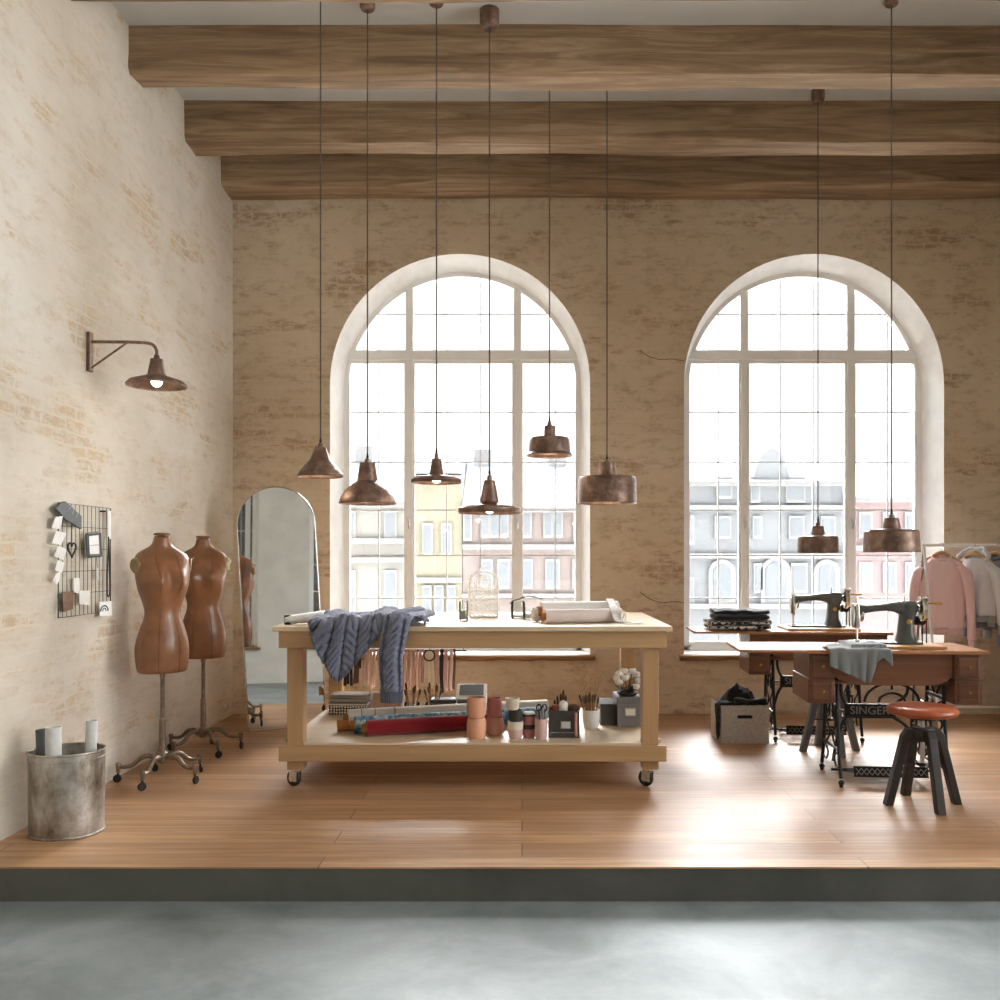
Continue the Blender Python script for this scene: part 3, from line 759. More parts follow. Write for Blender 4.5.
# ------------------------------------------------------------------ dress forms
def dress_form(label):
    root = thing('dress_form', label, 'dress form', (0,0,0), 0, 'leather dress forms on castor stands')
    Z = .622
    rings = [(0.0,.138,.094,0,2.3),(.012,.147,.101,0,2.3),(.05,.154,.108,.002,2.3),(.10,.160,.115,.006,2.2),(.15,.160,.115,.006,2.2),(.20,.152,.108,.003,2.1),(.25,.136,.097,0,2.1),(.30,.118,.085,-.003,2.0),(.335,.107,.078,-.004,2.0),(.37,.108,.079,-.004,2.0),
             (.42,.122,.088,-.004,2.1),(.47,.143,.102,-.004,2.2),(.52,.153,.106,-.004,2.3),(.56,.159,.104,-.002,2.4),(.60,.163,.097,0,2.4),(.635,.166,.088,.004,2.4),(.665,.165,.078,.008,2.3),(.69,.152,.068,.012,2.1),(.708,.126,.061,.014,2.0),(.722,.096,.056,.014,2.0),(.736,.070,.052,.014,2.0),(.752,.055,.050,.012,2),(.775,.049,.047,.010,2),(.80,.048,.046,.008,2)]
    n = 56
    vs = []
    for (z, a, b, yo, p) in rings:
        for j in range(n):
            t = 2*pi*j/n; c_, s_ = cos(t), sin(t)
            x = a*(abs(c_)**(2/p))*(1 if c_ >= 0 else -1); y = b*(abs(s_)**(2/p))*(1 if s_ >= 0 else -1)
            if y < 0:     # bust and belly
                for sx in (-1, 1):
                    y -= .050*exp(-((x-sx*.068)/.052)**2-((z-.535)/.060)**2)
                y -= .012*exp(-(x/.10)**2-((z-.16)/.09)**2)
                y += .010*exp(-(x/.02)**2-((z-.535)/.05)**2)
            else:         # shoulder blades and seat
                y += .022*exp(-((abs(x)-.07)/.05)**2-((z-.13)/.07)**2)
            vs.append((x*.94, y+yo, Z+z))
    m = len(rings); fs = []
    for i in range(m-1):
        for j in range(n): fs.append((i*n+j, i*n+(j+1) % n, (i+1)*n+(j+1) % n, (i+1)*n+j))
    fs.append(tuple(reversed(range(n)))); fs.append(tuple((m-1)*n+j for j in range(n)))
    MB().add(vs, fs).build('torso', M['leather'], root, smooth=60, sub=1)
    # seams down the front panels
    for sx in (-1, 1):
        pts = []
        for (z, a, b, yo, p) in rings[1:-6]:
            x = sx*a*.40; s_ = sqrt(max(0, 1-(abs(x)/a)**p))**(2/p) if p == 2 else (1-(abs(x)/a)**p)**(1/p)
            y = -b*s_
            for q in (-1, 1): y -= .050*exp(-((x-q*.068)/.052)**2-((z-.535)/.060)**2)
            y -= .012*exp(-(x/.10)**2-((z-.16)/.09)**2)
            pts.append((x*.94, y+yo-.0002, Z+z))
        MB().tube(smooth_path(pts, 3), .0016, 5).build('seam', M['seam'], root)
    MB().lathe([(0,Z+.798),(.046,Z+.798),(.047,Z+.806),(.04,Z+.812),(0,Z+.813)], 28, T(0,.008,0)).build('neck_cap', M['leather'], root)
    for sx in (-1, 1):
        MB().lathe([(.0,.004),(.030,.004),(.034,.006),(.038,.003),(.039,-.02),(0,-.02)], 28, T(sx*.158,-.012,Z+.622) @ R(-sx*24,'Z') @ R(sx*96,'Y') @ Matrix.Diagonal((1.15,1,1,1))).build('arm_cap', M['cap'], root)
    MB().lathe([(.0,Z+.004),(.016,Z+.004),(.016,Z-.02),(.0125,Z-.03),(.0125,.36),(.017,.355),(.018,.31),(.018,.17),(.030,.16),(.034,.13),(.030,.105),(.012,.095),(0,.095)], 18).build('pole', M['cast'], root)
    for i in range(5):
        a = radians(-136+72*i); c_, s_ = cos(a), sin(a)
        prof = smooth_path([(.02,.125),(.07,.145),(.115,.135),(.160,.098),(.205,.088),(.232,.092)], 4)
        rad = [.016-.006*i2/(len(prof)-1) for i2 in range(len(prof))]
        lg = MB().tube([(p[0]*c_, p[0]*s_, p[1]) for p in [(q.x, q.y) for q in [Vector((w[0], w[1])) for w in prof]]], rad, 10)
        lg.lathe([(0,.112),(.013,.112),(.016,.104),(.013,.09),(.011,.058),(0,.056)], 14, T(.238*c_, .238*s_, 0))
        lo = lg.build('leg', M['cast'], root)
        ca = MB().lathe([(0,-.009),(.020,-.009),(.024,-.004),(.024,.004),(.020,.009),(0,.009)], 18, T(.243*c_, .243*s_, .0245) @ R(37*i,'Z') @ R(90,'X'))
        ca.build('castor', M['rubber'], lo)
        MB().tube([(.238*c_,.238*s_,.06),(.240*c_,.240*s_,.024)], .006, 8).build('castor_fork', M['iron'], lo)
    return root
form = dress_form('brown leather dress form nearest the metal bucket, with a pale round arm cap showing')
form.location = (-2.085, 5.22, 0); form.rotation_euler.z = radians(42)
dup(form, (-2.112, 5.965, 0), 16, 'brown leather dress form standing farther back, beside the arched mirror')

# ------------------------------------------------------------------ bucket with paper rolls
bk = thing('metal_bucket', 'dented oval galvanised metal bucket standing against the left wall', 'bucket', (-2.145, 4.245, 0), 14)
def oval(r, a=.166, b=.150, n=48):
    return [(a*r*cos(2*pi*j/n), b*r*sin(2*pi*j/n)) for j in range(n)]
def loft(rows, n=48, close0=True, close1=False):
    vs = []; fs = []
    for (r, z) in rows: vs += [(x, y, z) for x, y in oval(r)]
    for i in range(len(rows)-1):
        for j in range(n): fs.append((i*n+j, i*n+(j+1) % n, (i+1)*n+(j+1) % n, (i+1)*n+j))
    if close0: fs.append(tuple(reversed(range(n))))
    if close1: fs.append(tuple((len(rows)-1)*n+j for j in range(n)))
    return MB().add(vs, fs)
loft([(.96,.001),(.965,.02),(.975,.10),(.985,.2),(.99,.3),(1,.385),(.98,.385),(.96,.3),(.95,.1),(.94,.02)], close1=True).build('bucket_body', M['galv'], bk, smooth=50)
for z, r in ((.385,1.0),(.355,1.0),(.006,.97)):
    MB().tube([(x, y, z) for x, y in oval(r)], .006 if z != .355 else .003, 8, closed=True).build('rim' if z > .3 else 'base_rim', M['galv'], bk)
MB().tube([(-.166*.98,-.004,.01),(-.166*1.0,-.004,.38)], .004, 6).build('side_seam', M['galv'], bk)
def roll(name, label, cat, p0, p1, r, mat, core=None, inside=None, group=None):
    p0 = Vector(p0); p1 = Vector(p1); d = p1-p0; L = d.length
    root = thing(name, label, cat, p0, 0, group)
    Mx = d.to_track_quat('Z','Y').to_matrix().to_4x4()
    ri = r*.55 if core else r*.9
    MB().lathe([(ri,.0),(r,.0),(r*1.005,L*.3),(r,L),(ri,L),(ri,L*.99),(ri*.98,.001)], 26, Mx).build('rolled_sheet', mat, root, smooth=40)
    if core:
        MB().lathe([(ri*.8,-.025),(ri*1.02,-.025),(ri*1.02,L+.01),(ri*.8,L+.01),(ri*.8,-.025)], 20, Mx).build('core_tube', core, root, smooth=40)
        MB().lathe([(0,-.004),(ri*.8,-.004),(ri*.8,L*.98),(0,L*.98)], 16, Mx).build('core_shade_plug', M['core_shade'], root)  # dark plug, painted as the shade inside the core
    else:
        MB().lathe([(0,L*.93),(ri*.97,L*.93)], 20, Mx).build('hollow', M['paper2'], root)
    return root
roll('paper_roll', 'thickest pale grey paper roll leaning in the middle of the metal bucket', 'paper roll', (-2.170,4.17,.03), (-2.166,4.16,.51), .034, M['paper2'], group='paper rolls in the bucket')
roll('paper_roll', 'slim pale grey paper roll at the right side of the metal bucket', 'paper roll', (-2.075,4.30,.03), (-2.055,4.30,.515), .026, M['paper2'], group='paper rolls in the bucket')
roll('paper_roll', 'dark grey paper roll at the back of the metal bucket', 'paper roll', (-2.235,4.22,.03), (-2.256,4.23,.485), .028, M['slate'], group='paper rolls in the bucket')

# ------------------------------------------------------------------ arched floor mirror
mr = thing('floor_mirror', 'tall arched frameless floor mirror leaning on its stand in the corner', 'mirror', (-1.722, 6.63, .0175))
yaw, lean = MIRROR_YAW, MIRROR_LEAN
mr.rotation_euler = (R(yaw,'Z') @ R(-lean,'X') @ R(-MIRROR_ROLL,'Y')).to_euler()
hw_, ht_ = .280, 1.80
def arch_poly(h, zb, zt, n=30):
    k = h*1.0
    return [(-h, zb)]+[(h*cos(pi-pi*i/n), zt-k+k*sin(pi-pi*i/n)) for i in range(n+1)]+[(h, zb)]
MX = Matrix.Rotation(pi/2, 4, 'X')
MB().prism(arch_poly(hw_-.006, .016, ht_-.006), .004, .010, MX).build('glass', M['mirror'], mr, smooth=0)
MB().prism(arch_poly(hw_, .01, ht_), -.014, .0035, MX).build('backing', M['table_wood'], mr, smooth=30)
pl = arch_poly(hw_, .012, ht_)
MB().tube([(x, -.004, z) for x, z in pl], .004, 8, closed=True).build('rim', M['nickel'], mr)
st = MB(); zt = 1.02
st.tube([(-.25, .02, zt), (-.25, .30, -.012)], .009, 8); st.tube([(.25, .02, zt), (.25, .27, -.012)], .009, 8)
st.tube([(-.25, .235, .22), (.25, .212, .22)], .007, 8)
st.build('prop_stand', M['iron'], mr)
# ------------------------------------------------------------------ cutting table on castors
TX0, TX1, TY0, TY1, TZ, SZ = -1.383, .833, 4.98, 6.246, .910, .255
tb = thing('cutting_table', 'large pale birch cutting table on castors with a lower shelf', 'table', ((TX0+TX1)/2, TY0, 0))
cx = (TX0+TX1)/2
def tbx(name, a, b, y0, y1, z0, z1, mat, bevel=.003, **k):
    return MB().box(a-cx, b-cx, y0-TY0, y1-TY0, z0, z1).build(name, mat, tb, smooth=0, bevel=bevel, **k)
tbx('table_top', TX0, TX1, TY0, TY1, .882, TZ, M['table_top'], .004)
tbx('apron', TX0+.03, TX1-.03, TY0+.02, TY0+.045, .788, .8815, M['table_wood'])
tbx('apron', TX0+.03, TX1-.03, TY1-.045, TY1-.02, .788, .8815, M['table_wood'])
tbx('apron', TX0+.045, TX0+.07, TY0+.046, TY1-.046, .80, .8815, M['table_wood']); tbx('apron', TX1-.07, TX1-.045, TY0+.046, TY1-.046, .80, .8815, M['table_wood'])
for a in (TX0+.07, TX1-.07-.09):
    for y in (TY0+.046, TY1-.046-.09):
        tbx('leg', a, a+.09, y, y+.09, .105, .881, M['table_wood_z'], .004)
for y0, y1 in ((TY0+.018, TY0+.045), (TY1-.045, TY1-.018)):
    tbx('shelf_rail', TX0+.03, TX1-.03, y0, y1, .158, .245, M['table_wood'])
lg0, lg1 = TY0+.137, TY1-.137
sh = MB().box(TX0+.045-cx, TX1-.045-cx, lg0-TY0, lg1-TY0, .235, SZ)
sh.box(TX0+.165-cx, TX1-.165-cx, .046, lg0-TY0, .235, SZ); sh.box(TX0+.165-cx, TX1-.165-cx, lg1-TY0, TY1-TY0-.046, .235, SZ)
sh.build('shelf', M['table_top'], tb, smooth=0)
for a in (TX0+.05, TX1-.06):
    for y in (TY0+.07,):
        MB().lathe([(0,0),(.006,0),(.009,.006),(.006,.012),(0,.012)], 10, T(a-cx, y-TY0+.01, SZ+.012) @ R(90,'Y')).build('bolt', M['steel'], tb)
for a, yw in ((TX0+.115, 58), (TX1-.115, 48)):
    for y in (TY0+.091, TY1-.091):
        q = T(a-cx, y-TY0, 0) @ R(yw,'Z')
        c = MB().lathe([(0,.104),(.04,.104),(.04,.098),(.018,.090),(.016,.082),(0,.082)], 18, q)
        for sx in (-1, 1): c.box(sx*.019-.002, sx*.019+.002, -.014, .040, .032, .09, q)
        co = c.build('castor', M['chrome'], tb, smooth=35)
        MB().lathe([(0,-.014),(.026,-.014),(.043,-.012),(.047,-.004),(.047,.004),(.043,.012),(.026,.014),(0,.014)], 26, q @ T(0,.024,.047) @ R(90,'Y')).build('wheel', M['rubber'], co, smooth=35)
        MB().lathe([(0,-.024),(.017,-.024),(.017,.024),(0,.024)], 16, q @ T(0,.024,.047) @ R(90,'Y')).build('wheel_hub', M['chrome'], co, smooth=35)
# hanging rail under the back of the table
HY, HZ = 6.14, .655
hr = MB().tube([(-1.24-cx,HY-TY0,HZ),(-.38-cx,HY-TY0,HZ)], .006, 8)
for x in (-1.215, -.40): hr.tube([(x-cx,HY-TY0,HZ),(x-cx,HY-TY0,.882)], .003, 6)
hr.build('hanging_rail', M['iron'], tb)

# ------------------------------------------------------------------ things hanging from the rail
def hx(px): return (px-VX)*HY/FOC
def hz(py): return EYE+(VY-py)*HY/FOC
def ribbon(name, label, cat, px, w_px, y1, mat, strips=1, wave=.004, seed=0, group=None, y0=652.5):
    rnd = random.Random(seed)
    root = thing(name, label, cat, (hx(px), HY, HZ), 0, group)
    w = w_px*HY/FOC; Lm = hz(y0)-hz(y1)
    for s_ in range(strips):
        sw = w/strips; xc = -w/2+sw*(s_+.5); ph = rnd.uniform(0,6); l2 = Lm*rnd.uniform(.86,1.0); dy = rnd.uniform(-.004,.004)-.004
        def fn(u, v, xc=xc, sw=sw, ph=ph, l2=l2, dy=dy):
            return (xc+(u-.5)*sw*1.04*(1-.1*sin(v*5+ph))+.004*sin(v*4+ph), dy-.006+wave*sin(v*7+ph)+wave*.6*cos(u*pi*1.6+ph), .010-v*l2)
        MB().grid(fn, 4, 22).build('strip', mat, root, smooth=60, solid=.0022, offset=0)
    MB().lathe([(.0072,-w*.42),(.0115,-w*.42),(.0115,w*.42),(.0072,w*.42)], 12, R(90,'Y')).build('fold', mat, root)
    return root
G = 'ribbons and straps hanging below the back of the cutting table'
ribbon('ribbon_bundle', 'nearly black ribbon bundle hanging at the left of the rail under the cutting table', 'ribbon', 348.5, 8.5, 690, M['rib_dark'], 3, seed=1, group=G)
ribbon('ribbon_bundle', 'brown ribbon pair hanging right after the nearly black bundle under the cutting table', 'ribbon', 356.5, 5.5, 687, M['rib_brown'], 2, seed=2, group=G)
ribbon('ribbon', 'short dark brown ribbon end hanging between brown and blush ribbons under the table', 'ribbon', 360.5, 2.5, 673, M['rib_dark'], 1, seed=3, group=G)
ribbon('ribbon_bundle', 'wide blush lace bundle hanging left of the sweater sleeve under the table', 'ribbon', 369.5, 12, 693, M['rib_blush'], 4, .006, seed=4, group=G)
ribbon('ribbon_bundle', 'blush lace strands hanging mostly behind the grey sweater sleeve', 'ribbon', 384, 12, 690, M['rib_blush'], 4, .006, seed=5, group=G)
ribbon('ribbon', 'brick red ribbon hanging just right of the grey sweater sleeve', 'ribbon', 401.2, 4.6, 699, M['rib_red'], 2, seed=6, group=G)
ribbon('ribbon_bundle', 'broad pink lace bundle hanging right of the brick red ribbon', 'ribbon', 411, 14, 696, M['rib_blush'], 6, .007, seed=7, group=G)
ribbon('ribbon_bundle', 'rose fringe ribbons hanging just left of the round hoop', 'ribbon', 421.5, 6, 690, M['rib_pink'], 3, .006, seed=8, group=G)
ribbon('tape_measure', 'cream tape measure hanging straight below the round hoop', 'tape measure', 430.5, 5, 698, M['rib_cream'], 2, .002, seed=9)
ribbon('strap', 'dull rose strap hanging just right of the round hoop', 'strap', 437.2, 4.5, 690, M['rib_pink'], 1, .003, seed=10, group=G)
ribbon('strap', 'dark brown strap with the rose straps on its right', 'strap', 442, 3.6, 699, M['rib_dark'], 1, .002, seed=11, group=G)
ribbon('strap', 'first of the two bright rose straps, on the left', 'strap', 446.2, 3.6, 697, M['rib_pink'], 1, .002, seed=12, group=G)
ribbon('strap', 'second of the two bright rose straps, on the right', 'strap', 451, 3.6, 696, M['rib_pink'], 1, .002, seed=13, group=G)
ribbon('strap', 'dark strap at the right end of the hanging row under the table', 'strap', 454.3, 2.4, 694, M['rib_brown'], 1, .002, seed=14, group=G)
hp = thing('embroidery_hoop', 'small round embroidery hoop with a dark rim hanging under the table', 'hoop', (hx(429.7), HY-.028, HZ-.03))
hp.rotation_euler.x = radians(90)
MB().tube([(.036*cos(t),.036*sin(t),0) for t in [2*pi*i/28 for i in range(28)]], .0055, 8, closed=True).build('hoop_ring', M['rib_dark'], hp)
MB().lathe([(0,-.002),(.034,-.002),(.034,.002),(0,.002)], 26).build('stretched_cloth', M['rib_cream'], hp)
MB().tube([(0,.036,0),(0,.052,-.028)], .003, 6).build('hook', M['iron'], hp)
sx_ = thing('scissors', 'black-handled tailoring scissors hanging by the left back table leg', 'scissors', (hx(331), 6.06, .70))
for s_, (ox_, oz_, rr) in ((-1, (-.028,-.085,.026)), (1, (.034,-.088,.030))):
    o = MB().tube([(ox_+rr*.75*cos(t), 0, oz_+rr*1.5*sin(t)) for t in [2*pi*i/24 for i in range(24)]], .0055, 8, closed=True)
    o.tube([(ox_*.7,0,oz_+.035),(0,0,.0)], .006, 8); o.build('handle', M['iron'], sx_)
    MB().add([(0,-.002*s_,0),(s_*.014,-.002*s_,.01),(-s_*.002,-.002*s_,.11),(0,.001*s_,0),(s_*.014,.001*s_,.01),(-s_*.002,.001*s_,.11)], [(0,2,1),(3,4,5),(0,1,4,3),(1,2,5,4),(2,0,3,5)]).build('blade', M['steel'], sx_, smooth=0)
MB().tube([(0,.0,.06),(0,.05,.075)], .003, 6).build('hook', M['iron'], sx_)

# ------------------------------------------------------------------ cable-knit sweater draped over the front edge
sw = thing('knitted_sweater', 'slate grey cable-knit sweater draped over the front left edge of the table', 'sweater', (-.95, TY0, TZ))
def cable(u, v, cw=.078, cl=.12):
    k = math.floor(u/cw); x = (u/cw-k)*2-1; f = 1 if k % 2 else -1
    best = 0
    for ph in (0, 2*pi/3, 4*pi/3):
        c = .52*sin(2*pi*v/cl*f+ph); d = (x-c)/.42
        hgt = sqrt(max(0, 1-d*d))*(1+.25*cos(2*pi*v/cl*f+ph))
        best = max(best, hgt)
    edge = 1-min(1, abs(abs(x)-1)/.12)
    return best-.25*edge
def over(d, yb, off, rr=.02):
    """distance d from the back line yb along the top then down the front -> (y, z offset, outward normal)"""
    run = yb-(TY0-off)
    if d < run-rr: return yb-d, off, (0,0,1)
    if d < run-rr+rr*pi/2:
        a = (d-(run-rr))/rr; return TY0-off+rr-rr*sin(a), off-rr+rr*cos(a), (0,-sin(a),cos(a))
    return TY0-off, off-rr-(d-(run-rr)-rr*pi/2), (0,-1,0)
def lerp_tab(x, tab):
    for (a, va), (b, vb) in zip(tab, tab[1:]):
        if x <= b:
            t = 0 if b == a else max(0, (x-a)/(b-a)); return va+(vb-va)*t
    return tab[-1][1]
X0s, X1s = -1.165, -.545
def body(u, v):
    x = X0s+(X1s-X0s)*u
    hang = lerp_tab(u, [(0,.02),(.07,.12),(.20,.265),(.24,.285),(.30,.25),(.45,.14),(.60,.03),(.66,-.02),(.8,-.05),(1,-.03)])
    yb = lerp_tab(u, [(0,5.22),(.2,5.34),(.6,5.42),(.85,5.40),(1,5.26)])
    front = yb-TY0+hang+.02
    d = v*front
    folds = .020*(.5+.5*sin(u*17+v*5))*(.4+.6*sin(pi*min(1, v*1.0)))+.040*max(0, noise.noise((x*7, v*3.2, 4.0)))+.030*exp(-((u-.55-.15*v)/.10)**2)*(1-v)
    off = .012+max(0, folds)*(1 if d < (yb-TY0) else .35)
    if v < .08 or u < .03 or u > .97 : off *= .35+.65*min(1, min(v/.08, u/.03 if u < .03 else 1, (1-u)/.03 if u > .97 else 1))
    y, z, n = over(d, yb, .014)
    h = off-.012+.024*cable(x+.15*v, d)
    return (x+.95+n[0]*h+.012*sin(v*6+u*3), y-TY0+n[1]*h, z+n[2]*h)
MB().grid(body, 150, 110).build('body', M['knit'], sw, smooth=80, solid=.009, offset=-.6)
# rib at the hem of the hanging flap
def hem(u, v):
    uu = .0+.58*u
    p = Vector(body(min(1, uu), 1.0)); r_ = .004*abs(sin(u*90))
    return (p.x, p.y-.004-r_*.7, p.z+.004-v*.022+.004*0)
MB().grid(hem, 180, 4).build('hem_rib', M['knit_d'], sw, smooth=80, solid=.010, offset=0)
# the sleeve that hangs down
path = []
def slv(u, v):
    a = 2*pi*u
    w = .090-.030*v; th = .020
    d = v*(.34+.40); yb = TY0+.32
    y, z, n = over(d, yb, .046, .05)
    xm = -.700+lerp_tab(v, [(0,.10),(.35,.03),(.5,.01),(.75,-.02),(1,-.015)])
    cx_ = cos(a)*w; t_ = sin(a)*th
    k = cable(cx_+.043, d, .086, .115) if t_ > -.001 else 0
    t2 = t_+.024*k*max(0, sin(a))
    return (xm+cx_+.95, y-TY0+n[1]*t2, z+n[2]*t2)
MB().grid(slv, 72, 150, cu=True, capv=True).build('sleeve', M['knit'], sw, smooth=80)
def cuff(u, v):
    a = 2*pi*u; w = .060-.004*v; r_ = 1+.06*sin(a*26)
    p = slv(0, 1.0); q = slv(.5, 1.0); xm = (p[0]+q[0])/2
    return (xm+cos(a)*w*r_, -.046-.004+sin(a)*.021*r_, p[2]+.01-v*.075)
MB().grid(cuff, 104, 8, cu=True, capv=True).build('cuff', M['knit_d'], sw, smooth=80)
# the other sleeve end pokes out to the left along the table
def slv2(u, v):
    a = 2*pi*u; w = .040-.012*v; p = Vector((-1.13, 5.16, TZ+.045)).lerp(Vector((-1.345, 5.13, TZ+.026)), v)
    r_ = 1+.12*noise.noise((v*9, cos(a)*2, sin(a)*2))
    return (p.x+.95, p.y-TY0+cos(a)*w*1.3*r_, p.z-TZ+sin(a)*w*.85*r_)
MB().grid(slv2, 32, 24, cu=True).build('sleeve_end', M['hood'], sw, smooth=80, solid=.006)
MB().tube([(-1.318+.95, 5.131-TY0, .027), (-1.352+.95, 5.127-TY0, .026)], .030, 20).build('sleeve_opening', M['navy'], sw)

# ------------------------------------------------------------------ on the table top
def jar(name, label, cat, x, y, r, h, fill=None, fillh=.5, z=TZ, lid=None, group=None):
    root = thing(name, label, cat, (x, y, z), 0, group)
    MB().lathe([(0,.001),(r*.92,.001),(r,.006),(r,h*.9),(r*.93,h),(r*.88,h),(r*.94,h*.9),(r*.94,.008),(0,.006)], 28).build('glass_wall', M['jar'], root, smooth=50)
    if fill: MB().lathe([(0,.008),(r*.90,.008),(r*.90,h*fillh),(0,h*fillh+.004)], 22).build('contents', fill, root, smooth=50)
    if lid: MB().lathe([(0,h+.012),(r*.9,h+.012),(r*.98,h+.008),(r*.98,h-.01),(r*.9,h-.01)], 24).build('lid', lid, root, smooth=40)
    return root
M['sage'] = plain('sage_salts', (170,172,160), .8, var=.15, scale=90)
p = at(463.5, 619, 5.42); jar('glass_jar', 'small clear glass half filled with sage grey grains, left of the white lantern', 'glass', p.x, 5.42, .027, .118, M['sage'], .52)
ln = thing('openwork_lantern', 'white metal openwork lantern with an arched top standing on the table', 'lantern', (at(483,615,5.72).x, 5.74, TZ), 8)
w_, d_, h_ = .088, .06, .285
def lp(k): return [(-k, 0)]+[(k*cos(pi-pi*i/14), h_-k*.75+k*.75*sin(pi-pi*i/14)) for i in range(15)]+[(k, 0)]
for sy in (-1, 1):
    pn = MB(); o = lp(w_)
    pn.tube([(x, sy*d_, z+.008) for x, z in o], .006, 6, closed=True)
    for i in range(1, 6): pn.tube([(-w_+i*w_/3, sy*d_, .01), (-w_+i*w_/3, sy*d_, h_-.075 if i in (1,5) else .17)], .003, 5)
    for z in (.03,.06,.09,.12,.15,.175):
        pn.tube([(-w_, sy*d_, z), (w_, sy*d_, z)], .0035, 5)
        for i in range(6): pn.tube([(-w_+(i+.5)*w_/3+.011*cos(t), sy*d_, z-.015+.011*sin(t)) for t in [2*pi*j/10 for j in range(10)]], .0022, 4, closed=True)
    for r_ in (.028, .045): pn.tube([(r_*cos(t), sy*d_, .215+r_*sin(t)) for t in [2*pi*j/20 for j in range(20)]], .0035, 5, closed=True)
    pn.build('openwork_panel', M['wire_white'], ln)
sd = MB()
for sx in (-1, 1):
    for z in (.012, .09, .175): sd.tube([(sx*w_, -d_, z), (sx*w_, d_, z)], .004, 5)
    for y in (-.02, .02): sd.tube([(sx*w_, y, .01), (sx*w_, y, .19)], .003, 5)
for i in range(0, 15, 2):
    x, z = lp(w_)[i+1]; sd.tube([(x, -d_, z+.008), (x, d_, z+.008)], .003, 5)
sd.build('side_bars', M['wire_white'], ln)
MB().box(-w_, w_, -d_, d_, .0, .010).build('lantern_base', M['wire_white'], ln, smooth=0, bevel=.002)
MB().tube([(.02*cos(t), 0, h_+.022+.02*sin(t)) for t in [2*pi*j/16 for j in range(16)]], .003, 5, closed=True).build('ring', M['wire_white'], ln)
p = at(518, 617, 5.62); gj = jar('glass_jar', 'wide clear glass jar with a dark twig across its rim', 'glass jar', p.x, 5.62, .046, .105, M['paper2'], .2)
p2 = at(529, 618, 5.52); jar('glass_cup', 'low clear glass cup between the twig jar and the white yarn ball', 'glass', p2.x, 5.52, .036, .07, M['whitec'], .55)
tw = thing('dark_twig', 'thin dark twig lying across the glass jars', 'twig', (p.x, 5.60, TZ+.111))
MB().tube(smooth_path([(-.052,0,-.02),(-.03,0,0),(.01,-.01,.012),(.05,-.03,.028),(.10,-.045,.026),(.15,-.06,.012)], 5), .0034, 6).build('stem', M['leaf'], tw)
tw_ = MB()
for q in ((.01,-.01,.012),(.05,-.03,.028),(.09,-.045,.026)): tw_.tube([q, (q[0]+.03, q[1]+.01, q[2]+.022)], .002, 5)
tw_.build('side_shoots', M['leaf'], tw)
yb = thing('yarn_ball', 'white yarn ball beside the end of the fabric rolls on the table', 'yarn', (at(537,612,5.34).x, 5.34, TZ+.041))
MB().ball((0,0,0), .038, 20, 14).build('yarn_core', M['r_white'], yb)
ys = MB()
for k in range(14):
    ax = Vector((noise.noise((k*3.1,0,0)), noise.noise((0,k*2.7,0)), noise.noise((0,0,k*1.9))))+Vector((.01,0,.02)); ax.normalize()
    u_ = ax.orthogonal().normalized(); v_ = ax.cross(u_)
    ys.tube([(u_*cos(t)+v_*sin(t))*.039 for t in [2*pi*j/24 for j in range(24)]], .0022, 5, closed=True)
ys.build('yarn_strands', M['r_white'], yb)
zf = TZ
roll('fabric_roll', 'pale pink fabric roll with a cardboard core, in front on the table top', 'fabric roll', (.135, 5.20, TZ+.041), (.585, 5.31, TZ+.041), .040, M['r_pale'], M['core'], group='fabric rolls on the table top')
roll('fabric_roll', 'white fabric roll lying behind the pale pink one on the table top', 'fabric roll', (.115, 5.33, TZ+.060), (.575, 5.44, TZ+.060), .059, M['r_white'], M['core'], group='fabric rolls on the table top')
ls = thing('loose_fabric_end', 'white loose fabric strip wrapped over the right end of the rolls', 'fabric', (.53, 5.19, TZ))
lpath = smooth_path([(0,.33,.09),(.0,.25,.128),(.003,.185,.108),(.006,.115,.0885),(.010,.062,.062),(.022,.040,.022),(.045,.030,.005),(.085,.010,.003)], 5)
def lse(u, v):
    f = v*(len(lpath)-1); i = min(int(f), len(lpath)-2); p = lpath[i].lerp(lpath[i+1], f-i)
    return (p.x-.022+.044*u, p.y+.012*u*v, p.z+.001)
MB().grid(lse, 6, 60).build('wrapped_strip', M['r_white'], ls, smooth=80, solid=.003, offset=1)
MB().tube([(.062+.016*cos(t), .055+.01*cos(t), .034+.030*sin(t)) for t in [2*pi*i/20 for i in range(20)]], .006, 6, closed=True, flat=1.6).build('curled_end', M['r_white'], ls)
ps = thing('paper_sheet', 'white paper sheet lying by the right end of the fabric rolls', 'paper', (.60, 5.19, TZ+.0005))
MB().grid(lambda u, v: (-.10+.20*u, -.05+.11*v+.03*u, .001+.012*max(0, u-.6)**2*6), 10, 4).build('sheet', M['paper'], ps, smooth=80, solid=.0015, offset=1)

# ------------------------------------------------------------------ on the lower shelf
def sp(px, py): # point on the shelf seen at a pixel
    Y = (EYE-SZ)*FOC/(py-VY); return Vector(((px-VX)*Y/FOC, Y, SZ))
def froll(label, start, r, mat, L=1.22, dz=0, ends=True):
    d = Vector((.955, .297, 0)).normalized(); p0 = Vector(start)+Vector((0,0,SZ+r+dz)); return roll('fabric_roll', label, 'fabric roll', p0, p0+d*L, r, mat, M['core'], group='fabric rolls on the lower shelf')
froll('crimson fabric roll in front on the lower shelf', (-.90, 5.215, 0), .047, M['r_red'], L=.80)
froll('blue and white printed fabric roll behind the crimson one on the lower shelf', (-.985, 5.295, 0), .050, M['r_blue'], L=1.16)
gr_ = froll('oatmeal fabric roll tied with cords, behind the blue print on the lower shelf', (-1.045, 5.405, 0), .062, M['r_grey'], L=1.26)
d = Vector((.955, .297, 0)).normalized(); q = d.to_track_quat('Z','Y').to_matrix().to_4x4()
